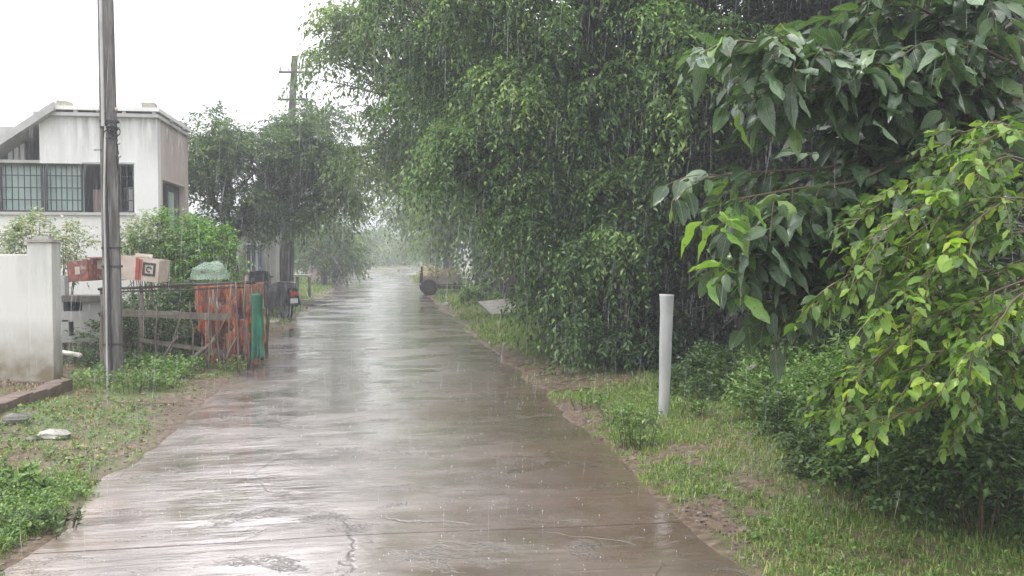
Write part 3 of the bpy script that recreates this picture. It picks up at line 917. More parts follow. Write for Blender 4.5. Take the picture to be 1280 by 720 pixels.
# undergrowth shrubs on the right bank
shrubs = [
    # px, Y, rx, rz, n, leafmat, leaf, label
    (690, 17.5, .55, .4, 26, 'leaf_weed', .07, "light green shrub right of the stone slab under the shade tree"),
    (610, 25, .8, .35, 18, 'leaf_weed', .1, "low shrub growing between the cart and stone slab"),
    (985, 7.6, .55, .3, 26, 'leaf_weed', .045, "leafy low shrub in front of the thicket beside the worn trail"),
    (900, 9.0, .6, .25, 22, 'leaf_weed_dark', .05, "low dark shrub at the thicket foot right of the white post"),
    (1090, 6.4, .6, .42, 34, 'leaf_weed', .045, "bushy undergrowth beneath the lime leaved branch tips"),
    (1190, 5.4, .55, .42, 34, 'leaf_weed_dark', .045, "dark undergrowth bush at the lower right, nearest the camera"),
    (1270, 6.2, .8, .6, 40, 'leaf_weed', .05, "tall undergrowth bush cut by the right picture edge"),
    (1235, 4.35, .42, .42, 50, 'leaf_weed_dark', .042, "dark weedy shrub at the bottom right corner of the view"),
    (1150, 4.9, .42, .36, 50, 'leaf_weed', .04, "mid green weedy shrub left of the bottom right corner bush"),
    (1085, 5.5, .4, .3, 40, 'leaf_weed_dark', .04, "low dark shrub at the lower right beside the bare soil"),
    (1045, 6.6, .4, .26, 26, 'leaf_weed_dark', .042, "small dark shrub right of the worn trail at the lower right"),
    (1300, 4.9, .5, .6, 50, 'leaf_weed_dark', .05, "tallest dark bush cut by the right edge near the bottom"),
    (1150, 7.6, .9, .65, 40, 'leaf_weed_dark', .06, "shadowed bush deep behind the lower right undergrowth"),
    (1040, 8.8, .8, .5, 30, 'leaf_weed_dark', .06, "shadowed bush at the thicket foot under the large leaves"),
]
for i, (px, Y, rx, rz, n_, lm, lf, lab) in enumerate(shrubs):
    x = PX(px, Y)
    r = np.random.default_rng(200 + i)
    t = empty("shrub", (x, Y, 0), lab, "shrub")
    P0, D0, Ls, CC, LI = crown_shoots([((x, Y, rz * .8), (rx, rx, rz), n_, -.3)], .16, 22, .2, r)
    pos, D, up, Lf, Wf = shoots_to_leaves(P0, D0, Ls, 9, lf, .5, .2, .1, r)
    k = pos[:, 2] > .02
    V, F = leaf_arrays(pos[k], D[k], unit(up[k]), Lf[k], Wf[k])
    link("leaves", npmesh("leaves", V, F, M[lm]), t, "stuff")
    m = MB()
    for q in CC[:30]:
        m.tube(curve_pts((x + (q[0] - x) * .5, Y + (q[1] - Y) * .5, .0), q, 0, 4, .02), .008, .003, 4, cap=False)
    m.build("stems", M['twig'], t, "stuff")


def thicken(limbs, j, dys):
    """further limbs beside the given ones, a little apart from them"""
    q = random.Random(5)
    out = list(limbs)
    for dy in dys:
        for l_ in limbs:
            o = Vector((q.uniform(.0, 1.6 * j), q.uniform(.0, 2 * j) + dy * .25, q.uniform(-j, j)))
            out.append([Vector(p) + o * (.4 + .6 * k / (len(l_) - 1)) for k, p in enumerate(l_)])
    return out


# near branches with large leaves, carried by a tree beyond the right picture edge
def near_tree(name, label, base, fork, limbs, temps, objmat, massmat, sub_every, sub_len, nlf, leaf, seed, droop, hang, tr=.09, limb_r=.016, drop_side=0.6, spread=.9, young=()):
    r = np.random.default_rng(seed)
    t = empty(name, base, label, "tree")
    MB().tube(curve_pts(Vector(base) + Vector((0, 0, -.1)), fork, 0, 8, .04), tr, tr * .6, 10, wob=.08).build("trunk", M['bark'], t, smooth=True)
    P0 = []; D0 = []; Ls = []
    tw = MB()
    for pts in limbs:
        pts = [Vector(p) for p in pts]
        full = [Vector(fork)] + pts if (pts[0] - Vector(fork)).length > .05 else pts
        # smooth resample
        res = []
        for i in range(len(full) - 1):
            p0_ = full[max(i - 1, 0)]; p1_ = full[i]; p2_ = full[i + 1]; p3_ = full[min(i + 2, len(full) - 1)]
            for q in range(8):
                s = q / 8
                res.append(.5 * ((2 * p1_) + (p2_ - p0_) * s + (2 * p0_ - 5 * p1_ + 4 * p2_ - p3_) * s * s + (3 * p1_ - p0_ - 3 * p2_ + p3_) * s ** 3))
        res.append(full[-1])
        MB().tube(res, limb_r, limb_r * .3, 6).build("branch", M['twig'], t, smooth=True)
        # subtwigs
        start = 8 if len(full) > 2 else 0
        acc = 0
        for i in range(start, len(res) - 1):
            seg = (res[i + 1] - res[i]); acc += seg.length
            while acc > sub_every:
                acc -= sub_every
                tg = seg.normalized()
                sd = tg.cross(Vector((0, 0, 1))).normalized() * rnd.choice((-1, 1))
                d = (tg * rnd.uniform(.3, .9) + sd * rnd.uniform(.2, .9) + Vector((0, 0, rnd.uniform(-.6, .5)))).normalized()
                ln = sub_len * rnd.uniform(.6, 1.3)
                P0.append(res[i]); D0.append(d); Ls.append(ln)
        P0.append(res[-1] - (res[-1] - res[-3]) * .5); D0.append((res[-1] - res[-3]).normalized()); Ls.append(sub_len)
    for p, d, ln in zip(P0, D0, Ls):
        tw.tube([p + d * ln * s + Vector((0, 0, -droop * ln * s * s)) for s in (0, .33, .66, 1)], .004, .002, 4, cap=False)
    tw.build("twigs", M['twig'], t, "stuff")
    pos, D, up, Lf, Wf = shoots_to_leaves(np.array(P0), np.array(D0), np.array(Ls), nlf, leaf, .5, droop, hang, r, spread=spread, szj=.42)
    big_leaves(t, pos, D, up, Lf, temps, objmat, massmat, young=young)
    return t


tB = [leaf_template(7, w, arch=a, cup=c_, wave=wv, bendx=bx_, seed=i) for i, (w, a, c_, wv, bx_) in enumerate(((.42, .2, .12, .03, .05), (.36, .34, .25, .05, -.08), (.46, .05, .32, .04, .0), (.4, .5, .1, .05, .1), (.3, .25, .45, .06, -.05), (.44, -.12, .2, .04, .06), (.34, .62, .3, .07, -.12), (.4, .15, -.1, .05, .02)))]
Yb = 4.3
near_tree("large_leaved_tree", "large dark glossy leaves on branches reaching in from the right edge at the top", (4.6, 5.0, 0), P(1420, 130, 4.9),
          thicken([[P(1250, 110, 4.8), P(1140, 90, 4.6), P(1020, 66, 4.4), P(925, 50, Yb)],
           [P(1250, 130, 4.8), P(1150, 120, 4.6), P(1060, 110, 4.5), P(975, 110, 4.5)],
           [P(1260, 190, 4.9), P(1160, 190, 4.7), P(1070, 225, 4.5), P(1000, 235, 4.4), P(925, 248, Yb)],
           [P(1250, 220, 5.0), P(1130, 240, 4.8), P(1040, 275, 4.7), P(980, 270, 4.5)],
           [P(1220, 250, 5.0), P(1110, 300, 4.8), P(1000, 318, 4.7), P(930, 325, 4.5)],
           [P(1220, 280, 5.0), P(1130, 330, 4.8), P(1050, 350, 4.7), P(1000, 365, 4.7)],
           [P(1270, 60, 4.9), P(1190, 30, 4.8), P(1130, 0, 4.6)],
           [P(1290, 40, 4.7), P(1220, -20, 4.5), P(1140, -40, 4.5)],
           [P(1290, 90, 4.6), P(1225, 60, 4.4), P(1170, 50, 4.3)],
           [P(1310, 150, 4.9), P(1220, 150, 4.9), P(1140, 155, 4.9)],
           [P(1310, 200, 5.1), P(1200, 230, 5.1), P(1100, 210, 5.1), P(1040, 170, 5.0)]], .16, (1, 0)),
          tB, M['big_leaf'], M['big_leaf_mass'], .095, .28, 8, .175, 5, .4, .3, young=[(P(900, 258, Yb), .2), (P(895, 350, 4.5), .26)])
tG = [leaf_template(6, w, arch=a, cup=c_, wave=wv, bendx=bx_, seed=20 + i) for i, (w, a, c_, wv, bx_) in enumerate(((.46, .2, .15, .04, .05), (.38, .4, .3, .06, -.1), (.5, .05, .3, .05, .0), (.34, .55, .2, .07, .1), (.42, -.15, .4, .06, -.05), (.46, .3, -.1, .05, .04)))]
near_tree("lime_leaved_tree", "bright lime green leaves on thin arching branches at the right edge below the large leaves", (3.6, 3.6, 0), P(1440, 300, 3.8),
          thicken([[P(1282, 200, 3.7), P(1218, 220, 3.6), P(1154, 250, 3.6), P(1098, 300, 3.5)],
           [P(1290, 170, 3.6), P(1242, 170, 3.5), P(1202, 200, 3.5)],
           [P(1282, 290, 3.7), P(1210, 310, 3.6), P(1146, 350, 3.5), P(1090, 395, 3.5)],
           [P(1282, 350, 3.7), P(1218, 380, 3.6), P(1154, 400, 3.5), P(1106, 440, 3.5), P(1082, 465, 3.5)],
           [P(1282, 390, 3.6), P(1218, 410, 3.5), P(1146, 467, 3.4)],
           [P(1290, 250, 3.5), P(1242, 260, 3.4), P(1194, 300, 3.4)],
           [P(1290, 430, 3.7), P(1226, 445, 3.6), P(1162, 505, 3.5), P(1106, 520, 3.5)],
           [P(1290, 360, 3.3), P(1250, 400, 3.2), P(1210, 440, 3.2)],
           [P(1290, 445, 3.6), P(1250, 475, 3.6), P(1218, 510, 3.6)],
           [P(1300, 320, 3.9), P(1218, 340, 3.9), P(1162, 320, 3.9), P(1130, 330, 3.9)]], .13, (1, 1)),
          tG, M['lime_leaf'], M['lime_leaf_mass'], .056, .18, 9, .07, 9, .35, .12, tr=.06, limb_r=.006, spread=.6)

# ------------------------------------------------------------------ left side trees and bushes
make_tree("round_tree", "round crowned dark green tree standing beside the white house, behind the stick fence",
          (PX(288, 22), 22, 0), [
    lobe(285, 215, 22, 1.05, 1.1, .95, 44), lobe(340, 225, 22.5, 1.1, 1.2, .95, 44), lobe(260, 240, 21.6, .6, .9, .7, 22),
    lobe(385, 220, 23, 1.0, 1.2, 1.05, 40), lobe(300, 270, 22, 1.2, 1.0, .4, 24), lobe(375, 265, 22.6, 1.0, 1.0, .45, 20), lobe(265, 160, 22, .25, .3, .45, 8), lobe(415, 240, 23, .45, .7, .8, 16), lobe(380, 165, 23.5, .8, .9, .5, 18)],
          .2, 1.9, M['leaf_left'], 81, clump_r=.32, shoots=18, shoot_len=.42, nl=9, leaf=.11, wr=.42, droop=.4, hang=.3, domes=True)
make_tree("roadside_tree", "thin crowned tree just behind the far electricity pole", (PX(364, 28), 28, 0), [
    lobe(405, 180, 29, 1.1, 1.2, 1.0, 36), lobe(370, 150, 29, .5, .6, .4, 9), lobe(425, 240, 29, .9, 1.0, 1.0, 24)],
          .1, 3.0, M['leaf_left'], 83, clump_r=.45, shoots=16, shoot_len=.5, nl=8, leaf=.14, wr=.42, droop=.5, hang=.5)
make_tree("hedge_tree", "hazy low tree against the pink wall left of the lane", (PX(405, 42), 42, 0), [
    lobe(405, 300, 42, 1.3, 1.3, 1.0, 36), lobe(430, 320, 43, .7, 1.0, .8, 18), lobe(385, 310, 42, .9, 1.2, .9, 18)],
          .16, 1.2, M['leaf_left'], 84, clump_r=.5, shoots=14, shoot_len=.6, nl=8, leaf=.17, wr=.45, droop=.4, hang=.4, twigs=False)

bushes = [
    # px, py, Y, rx, rz, n, mat, leaf, label
    (215, 310, 14.8, .62, .5, 40, 'leaf_bush', .06, "bright green bush rising behind the stick fence"),
    (262, 322, 14.6, .5, .4, 26, 'leaf_bush', .06, "smaller bright green bush behind the pale net bag"),
    (60, 305, 13.4, .6, .28, 26, 'leaf_pale', .055, "pale flowering bush showing over the compound wall"),
    (185, 300, 14.6, .4, .25, 16, 'leaf_pale', .05, "pale leafed bush just right of the near pole"),
    (205, 405, 13.2, .75, .42, 44, 'leaf_weed_dark', .06, "dark creeper thicket growing inside the stick fence, left part"),
    (250, 395, 13.5, .5, .45, 26, 'leaf_weed_dark', .06, "dark creeper thicket behind the orange sheet"),
    (150, 430, 12.4, .5, .35, 24, 'leaf_weed_dark', .05, "tangled dark weeds behind the near pole's foot"),
]
for i, (px, py, Y, rx, rz, n_, lm, lf, lab) in enumerate(bushes):
    c = P(px, py, Y)
    r = np.random.default_rng(300 + i)
    t = empty("bush", (c.x, Y, 0), lab, "bush")
    P0, D0, Ls, CC, LI = crown_shoots([((c.x, Y, max(c.z, .35)), (rx, rx * .8, rz), n_, -.9)], .2, 20, .26, r)
    pos, D, up, Lf, Wf = shoots_to_leaves(P0, D0, Ls, 9, lf, .5, .3, .2, r)
    k = pos[:, 2] > .02
    V, F = leaf_arrays(pos[k], D[k], unit(up[k]), Lf[k], Wf[k])
    link("leaves", npmesh("leaves", V, F, M[lm]), t, "stuff")
    m = MB()
    for q in CC[:24]:
        m.tube(curve_pts((c.x + (q[0] - c.x) * .4, Y + (q[1] - Y) * .4, -.02), q, 0, 5, .04), .012, .004, 4, cap=False)
    m.build("stems", M['twig'], t, "stuff")

# ------------------------------------------------------------------ grass, weeds, litter
def scatter(n, xr, yr, dens, r):
    # more points near the camera
    u = r.random(n)
    y = yr[0] * (yr[1] / yr[0]) ** u
    x = r.uniform(xr[0], xr[1], n)
    k = r.random(n) < dens(x, y)
    return x[k], y[k]


def blades(name, label, n, xr, yr, dens, hgt, wid, mt, seed, lay=.5):
    r = np.random.default_rng(seed)
    x, y = scatter(n, xr, yr, dens, r)
    z = ground_h(x, y) - .005
    m = len(x)
    B = np.stack([x, y, z], 1)
    az = r.uniform(0, 2 * np.pi, m)
    h = hgt * r.uniform(.4, 1.3, m) * (.6 + .8 * vn(x * 1.7, y * 1.7, 31))
    ld = np.stack([np.cos(az), np.sin(az), np.zeros(m)], 1)
    sd = np.stack([-np.sin(az), np.cos(az), np.zeros(m)], 1)
    w = (wid * (1 + y / 9) * r.uniform(.6, 1.4, m))[:, None] * .5
    ln = r.uniform(.1, 1, m)[:, None] * lay
    up = np.array([0, 0, 1.0])
    mid = B + up * (h * .6)[:, None] + ld * h[:, None] * ln * .35
    tip = B + up * (h * (1 - .45 * ln[:, 0]))[:, None] + ld * h[:, None] * ln
    V = np.stack([B - sd * w, B + sd * w, mid + sd * w * .7, mid - sd * w * .7, tip], 1).reshape(-1, 3)
    k = np.arange(m) * 5
    F = np.concatenate([np.stack([k, k + 1, k + 2], 1), np.stack([k, k + 2, k + 3], 1), np.stack([k + 3, k + 2, k + 4], 1)])
    o = link(name, npmesh(name, V, F, mt)); tag(o, label, "grass", kind="stuff")


def gdL(x, y): return green_mask(x, y) * sstep(.38, .62, vn(x * 1.1, y * .8, 51)) * (x < 0) * (.3 + .7 * (y < 6.2) + .5 * (y > 9.5) * (x > -3.6))
def gdR(x, y): return green_mask(x, y) * (.6 + .4 * sstep(.3, .55, vn(x * 1.2, y * .9, 52))) * (x > 0)
blades("grass", "short green grass on the left verge before the walls", 120000, (-7, -1.8), (3.2, 16), gdL, .04, .004, M['grass'], 401, lay=1.2)
blades("grass", "short green grass on the right verge beside the lane", 210000, (1.8, 5.2), (3.0, 22), gdR, .05, .004, M['grass'], 402, lay=1.1)
blades("grass", "distant verge grass beyond the stone slab and parked scooter", 60000, (-4.5, 4.5), (15, 60), lambda x, y: green_mask(x, y) * (np.abs(x) > 1.9), .12, .006, M['grass'], 403)
blades("dead_grass", "dry straw and flattened stalks lying on the left verge", 34000, (-7, -1.85), (3.3, 13), lambda x, y: sstep(1.9, 2.6, -x) * sstep(.35, .6, vn(x * 1.5, y * 1.5, 55)), .045, .004, M['straw'], 404, lay=1.8)


def groundcover(name, label, n, xr, yr, dens, leaf, mt, seed, hgt=.035):
    r = np.random.default_rng(seed)
    x, y = scatter(n, xr, yr, dens, r)
    z = ground_h(x, y)
    nl = 7
    idx = np.repeat(np.arange(len(x)), nl)
    az = r.uniform(0, 2 * np.pi, len(idx))
    el = r.uniform(.05, 1.0, len(idx))
    hh = hgt * r.uniform(.1, 1.3, len(idx))
    B = np.stack([x[idx], y[idx], z[idx] + hh], 1) + np.stack([np.cos(az), np.sin(az), 0 * az], 1) * hgt * .4 * r.random((len(idx), 1))
    D = unit(np.stack([np.cos(az) * np.cos(el), np.sin(az) * np.cos(el), np.sin(el)], 1))
    up = unit(np.array([0, 0, 1.0]) + r.normal(0, .3, (len(idx), 3)))
    Lf = leaf * r.uniform(.5, 1.4, len(idx))
    V, F = leaf_arrays(B, D, up, Lf, Lf * .6)
    o = link(name, npmesh(name, V, F, mt)); tag(o, label, "weeds", kind="stuff")


groundcover("ground_weeds", "low broad leaved weeds creeping over the left verge", 6000, (-7, -2.0), (3.4, 14),
            lambda x, y: green_mask(x, y) * sstep(.45, .65, vn(x * 1.3, y * .9, 61)), .03, M['leaf_weed'], 411)
groundcover("ground_weeds", "dense bright green weeds at the lower left lane edge", 5200, (-3.3, -1.78), (4.2, 6.3),
            lambda x, y: sstep(.25, .5, vn(x * 2.3, y * 2.0, 66)) * sstep(1.8, 2.05, -x + (vn(x * 7, y * 7, 67) - .5) * .3), .024, M['leaf_weed'], 416, .05)
blades("grass", "bright grass tuft strip at the lower left lane edge", 22000, (-3.6, -1.8), (4.0, 6.6),
       lambda x, y: sstep(.25, .45, vn(x * 2.3, y * 2.0, 66)) * sstep(1.8, 2.1, -x), .06, .004, M['grass'], 405, lay=.8)
groundcover("ground_weeds", "low broad leaved weeds on the right verge up to the thicket", 10000, (2.0, 6), (3.0, 14),
            lambda x, y: green_mask(x, y) * sstep(.4, .6, vn(x * 1.3, y * .9, 62) + sstep(3.2, 4.6, x) * .4), .021, M['leaf_weed'], 412)
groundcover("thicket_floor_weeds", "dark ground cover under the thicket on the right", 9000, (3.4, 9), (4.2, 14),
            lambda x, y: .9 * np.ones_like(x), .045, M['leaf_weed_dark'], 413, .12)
groundcover("fence_foot_weeds", "green weeds along the foot of the stick fence and near pole", 3500, (-5.2, -2.0), (10.2, 13.0),
            lambda x, y: sstep(.3, .6, vn(x * 2, y * 2, 63)) * (x < -2.3) * (x > -3.35), .045, M['leaf_weed'], 414, .12)
groundcover("fallen_leaves", "yellowed fallen leaves and bits scattered on the left verge", 1300, (-6.5, -1.9), (3.6, 13),
            lambda x, y: .6 * np.ones_like(x), .035, M['straw'], 415, .015)


def weed(px, Y, h, n_, lab, mt='leaf_weed', lf=.045, spread=.12, group=None):
    x = PX(px, Y); z = float(ground_h(np.array([x]), np.array([Y]))[0])
    t = empty("weed_plant", (x, Y, z), lab, "weed", group)
    r = np.random.default_rng(int(px * 7 + Y * 10))
    m = MB(); P0 = []; D0 = []; Ls = []
    for i in range(n_):
        a = rnd.uniform(0, 6.28); q = rnd.uniform(.2, 1)
        d = Vector((math.cos(a) * .35 * q, math.sin(a) * .35 * q, 1)).normalized()
        b = Vector((x + math.cos(a) * spread * q, Y + math.sin(a) * spread * q, z - .01))
        hh = h * rnd.uniform(.6, 1.15)
        P0.append(b + d * hh * .15); D0.append(d); Ls.append(hh)
        m.tube([b, b + d * hh * .5, b + d * hh], .0035, .0015, 4, cap=False)
    m.build("stem", M['twig'], t, "stuff")
    pos, D, up, Lf, Wf = shoots_to_leaves(np.array(P0), np.array(D0), np.array(Ls), 13, lf, .5, .1, -.1, r)
    V, F = leaf_arrays(pos, D, unit(up), Lf, Wf)
    link("leaves", npmesh("leaves", V, F, M[mt]), t, "stuff")


weed(795, 6.9, .33, 22, "tall leafy weed clump standing in the grass right of the lane", spread=.18, lf=.05)
weed(770, 7.7, .22, 12, "small weed clump just behind the tall one beside the lane", spread=.14)
weed(735, 8.6, .2, 9, "weed tuft at the lane edge next to the brown mud", spread=.14)
weed(800, 7.6, .16, 10, "bright weed clump right in front of the white post", spread=.16)
weed(862, 7.8, .16, 10, "weed tuft on the verge right of the white post", spread=.16)
weed(1060, 6.0, .2, 12, "weed tuft beside the lower end of the worn trail", spread=.2)
weed(45, 5.3, .11, 34, "bushy dark weed at the lower left lane edge", 'leaf_weed_dark', .035, .18)
weed(15, 6.2, .13, 30, "weed cluster at the left picture edge above the dark one", spread=.25)
weed(130, 10.0, .22, 10, "weed growing left of the near pole's foot", spread=.2)
weed(165, 10.1, .3, 14, "weed growing right of the near pole's foot", spread=.2)
weed(240, 11.9, .22, 12, "weed under the middle of the stick fence", spread=.3)
weed(285, 12.0, .2, 14, "weed at the foot of the orange sheet", spread=.3)
weed(615, 13.3, .12, 6, "small weed at the right lane edge before the shade tree", spread=.1)

# ------------------------------------------------------------------ poles
def pole(px_b, Y, base_w, top_w, H, lean, label):
    x = PX(px_b, Y)
    t = empty("utility_pole", (x, Y, 0), label, "pole", None)
    m = MB()
    nseg = 14; vs = []; fs = []
    for i in range(nseg + 1):
        s = i / nseg; w = base_w + (top_w - base_w) * s; d = w * .55
        cx = x + lean * s; z = -.1 + (H + .1) * s
        c_ = w * .12
        ring = [(-w / 2 + c_, -d / 2), (w / 2 - c_, -d / 2), (w / 2, -d / 2 + c_), (w / 2, d / 2 - c_), (w / 2 - c_, d / 2), (-w / 2 + c_, d / 2), (-w / 2, d / 2 - c_), (-w / 2, -d / 2 + c_)]
        vs += [(cx + a, Y + b_, z) for a, b_ in ring]
        if i:
            for k in range(8):
                fs.append(((i - 1) * 8 + k, (i - 1) * 8 + (k + 1) % 8, i * 8 + (k + 1) % 8, i * 8 + k))
    fs.append(tuple(nseg * 8 + k for k in range(8)))
    m.add(vs, fs)
    m.build("shaft", M['concrete_pole'], t)
    return t, x


t, x = pole(140, 10.6, .2, .14, 6.6, -.03, "tall grey concrete electricity pole near the camera at the left")
zz = lambda py: P(140, py, 10.6).z
wz = lambda z: .2 + (.14 - .2) * z / 6.6
for py in (152, 160, 310, 333, 430):
    z = zz(py); w = wz(z) + .012; d = w * .58
    m = MB(); m.box(x - w / 2, x + w / 2, 10.6 - d / 2, 10.6 + d / 2, z - .012, z + .012); m.build("band", M['iron'], t)
MB().tube([(x - .0 - .03 * s, 10.6 - .095 + .02 * s, .25 + 2.9 * s) for s in (0, .2, .4, .6, .8, 1)], .011, .011, 8).build("cable", M['cable'], t)
MB().tube([(x - .045 - .01 * s, 10.6 - .09 + .02 * s, 3.0 + 3.5 * s) for s in (0, .25, .5, .75, 1)], .018, .015, 8).build("conduit", M['conduit'], t)
MB().tube([(x - .05, 10.6 - .093, .1), (x - .045, 10.6 - .088, 1.2), (x - .05, 10.6 - .085, 2.2), (x - .02, 10.6 - .09, 3.0)], .012, .012, 8).build("conduit", M['conduit'], t)
m = MB()                                                   # coil of service cable with clamps
for k in range(5):
    c = Vector((x + .04 + rnd.uniform(-.03, .05), 10.6 - .1, zz(165) + rnd.uniform(-.05, .05))); rr = rnd.uniform(.03, .06)
    m.tube([c + Vector((rr * math.cos(a), rnd.uniform(-.01, .01), rr * .9 * math.sin(a))) for a in np.linspace(0, 6.28, 12)], .006, .006, 5)
for k in range(3):
    m.tube(curve_pts((x + .09, 10.52, zz(170)), (x + .1 + .01 * k, 10.52, zz(215 + 8 * k)), 0, 6, .015), .007, .006, 5)
m.build("cable_coil", M['cable'], t)
for dx, py in ((-.13, 188), (.12, 180), (.13, 196), (-.1, 140), (.1, 138)):
    MB().blob((x + dx, 10.5, zz(py)), (.016, .016, .02), 8, 5, .05).build("insulator", M['conduit'], t, smooth=True)
    MB().tube([(x + dx * .5, 10.56, zz(py)), (x + dx, 10.5, zz(py) - .01)], .005, .005, 5).build("pin", M['iron'], t)

t, x = pole(352, 26, .3, .17, 7.15, .42, "distant concrete electricity pole with cross arms above the round tree")
for py, s in ((92, .97), (126, .87)):
    z = P(367, py, 26).z; cx = x + .42 * s
    MB().beam((cx - .42, 25.85, z), (cx + .42, 25.85, z + .02), .05, .05).build("crossarm", M['iron'], t)
    for dx in (-.38, -.14, .2, .38):
        MB().tube([(cx + dx, 25.85, z + .02), (cx + dx, 25.85, z + .14)], .03, .02, 7).build("insulator", M['conduit'], t)
# wires run down the lane between the poles, and on into the mist
for k, (dx, py, s) in enumerate([(-.38, 90, .97), (.38, 90, .97)]):
    z = P(367, py, 26).z + .14; cx = x + .42 * s + dx
    m = MB(); m.tube(curve_pts((cx, 25.85, z), (cx - .5, 62, z + .3), -.7, 16), .006, .006, 4)
    o = m.build("power_line", M['cable']); tag(o, ["power line running down the lane from the distant pole's left arm", "power line running down the lane from the distant pole's right arm"][k], "cable")

# ------------------------------------------------------------------ blurred white column at the right, built as a post
Yp = 7.9
t = empty("white_column", (PX(832, Yp), Yp, 0), "blurred white column built as a round post in the grass at the right", "post")
px0 = PX(832, Yp); zt = P(832, 368, Yp).z
m = MB()
m.tube([(px0 - .012, Yp, -.1), (px0 - .01, Yp, .05), (px0, Yp, zt * .3), (px0 + .004, Yp, zt * .6), (px0 + .012, Yp, zt * .85), (px0 + .014, Yp, zt - .02), (px0 + .015, Yp, zt)], .045, .07, 18, wob=.05)
m.build("shaft", M['post_paint'], t, smooth=True)

# ------------------------------------------------------------------ house at the left
HY = 16.0
hx = lambda px: PX(px, HY)
hz = lambda px, py: P(px, py, HY).z
xr_ = hx(199); xl_ = hx(-140)
zr = hz(150, 147)
house = empty("house", (xr_, HY, 0), "white painted house with rain stained upper wall and barred veranda behind the near pole", "house")
T = .22
zs, zo = hz(60, 265), hz(60, 204)               # sill and head of the openings
xa = hx(52)                                      # left end of upper wall
MB().box(xl_, xr_, HY, HY + T, -.1, zs).build("wall", M['house_wall'], house)
MB().box(xa, xr_ + .0, HY + .003, HY + T, zo, zr).build("wall", M['house_wall'], house)
MB().box(hx(169), xr_, HY + .001, HY + T - .01, zs, zo).build("wall", M['house_wall'], house)
# side wall towards the lane with a dark doorway
sy0, sy1 = HY + T, HY + 2.5
dz0, dz1 = P(203, 300, HY + .6).z, P(203, 226, HY + .6).z
MB().box(xr_ - T, xr_ - .002, sy0, sy0 + .12, -.1, zr).build("wall", M['side_wall'], house)
MB().box(xr_ - T, xr_ - .002, sy0 + .12, sy1, dz1, zr).build("wall", M['side_wall'], house)
MB().box(xr_ - T, xr_ - .002, sy0 + 2.0, sy1, -.1, dz1).build("wall", M['side_wall'], house)
MB().box(xr_ - T, xr_ - .002, sy0 + .12, sy0 + 2.0, -.1, .45).build("wall", M['side_wall'], house)
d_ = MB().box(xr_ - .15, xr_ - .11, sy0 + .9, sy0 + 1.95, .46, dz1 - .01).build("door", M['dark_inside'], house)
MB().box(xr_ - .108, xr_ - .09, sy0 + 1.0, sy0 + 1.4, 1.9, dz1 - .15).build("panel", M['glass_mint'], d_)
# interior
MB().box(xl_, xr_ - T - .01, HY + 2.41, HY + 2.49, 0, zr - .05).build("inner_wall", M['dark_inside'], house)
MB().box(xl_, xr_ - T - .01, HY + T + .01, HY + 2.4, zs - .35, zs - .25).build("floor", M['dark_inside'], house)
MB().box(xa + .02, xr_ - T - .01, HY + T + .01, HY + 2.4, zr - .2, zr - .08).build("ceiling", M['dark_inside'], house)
# parapet slabs
MB().box(xa - .05, xr_ + .04, HY - .1, HY + 2.6, zr + .002, zr + .06).build("roof_slab", M['greywall'], house)
MB().box(xa + .05, xr_ + .06, HY - .12, HY + 2.62, zr + .1, zr + .165).build("parapet_cap", M['white_paint'], house)
for px in (62, 100, 160, 197):
    MB().box(hx(px) - .03, hx(px) + .03, HY - .1, HY - .02, zr + .062, zr + .098).build("block", M['greywall'], house)
for k in range(2):
    MB().box(xr_ + .02, xr_ + .08, HY + .8 + 1.0 * k, HY + .9 + 1.0 * k, zr + .062, zr + .098).build("block", M['greywall'], house)
for px in (79, 186):
    z0 = zr + .167
    MB().box(hx(px) - .1, hx(px) + .1, HY + .1, HY + .35, z0, z0 + .11, j=.012).build("column_stub", M['stone'], house)
# pilaster band and sill
MB().box(xl_, hx(170), HY - .06, HY - .002, zs - .05, zs - .003).build("sill", M['greywall'], house)
MB().box(hx(105), hx(169.5), HY - .03, HY - .002, zo + .001, zo + .03).build("lintel", M['greywall'], house)
# barred veranda in two panels
def grille2(x0, x1):
    f = MB(); y0 = HY + .04
    f.box(x0, x1, y0, y0 + .03, zo - .035, zo - .005); f.box(x0, x1, y0, y0 + .03, zs + .003, zs + .03)
    f.box(x0, x0 + .03, y0, y0 + .03, zs + .03, zo - .035); f.box(x1 - .03, x1, y0, y0 + .03, zs + .03, zo - .035)
    fo = f.build("grille", M['iron'], house)
    n_ = max(2, int((x1 - x0) / .085))
    for i in range(1, n_):
        xx = x0 + (x1 - x0) * i / n_
        MB().box(xx - .0065, xx + .0065, y0 + .006, y0 + .024, zs + .03, zo - .035).build("bar", M['iron'], fo)
    for q in (.25, .5, .75):
        z = zs + (zo - zs) * q
        MB().box(x0 + .03, x1 - .03, y0 - .008, y0 + .004, z - .008, z + .008).build("crossbar", M['iron'], fo)
    return fo


grille2(hx(-130), hx(-62)); grille2(hx(-60), hx(-1)); grille2(hx(0), hx(54)); grille2(hx(57), hx(104))
gl = grille2(hx(150), hx(168.5))
for i, (a, b_) in enumerate(((-130, -62), (-60, -1), (1, 53), (58, 103))):   # pale sheet hung behind the bars
    MB().box(hx(a), hx(b_), HY + .14, HY + .16, zs + .01, zo - .02).build("curtain", M['glass_mint'] if i > 1 else M['greywall'], house)
MB().box(hx(106), hx(122), HY + .5, HY + .53, zs + .005, zs + .42).build("shelf_panel", M['pinkwall'], house)
MB().box(hx(119), hx(129), HY + .45, HY + .48, zs + .005, zs + .36).build("shelf_panel", M['white_paint'], house)
MB().box(hx(152), hx(166), HY + .5, HY + .53, zs + .005, zs + .46).build("shelf_panel", M['greywall'], house)
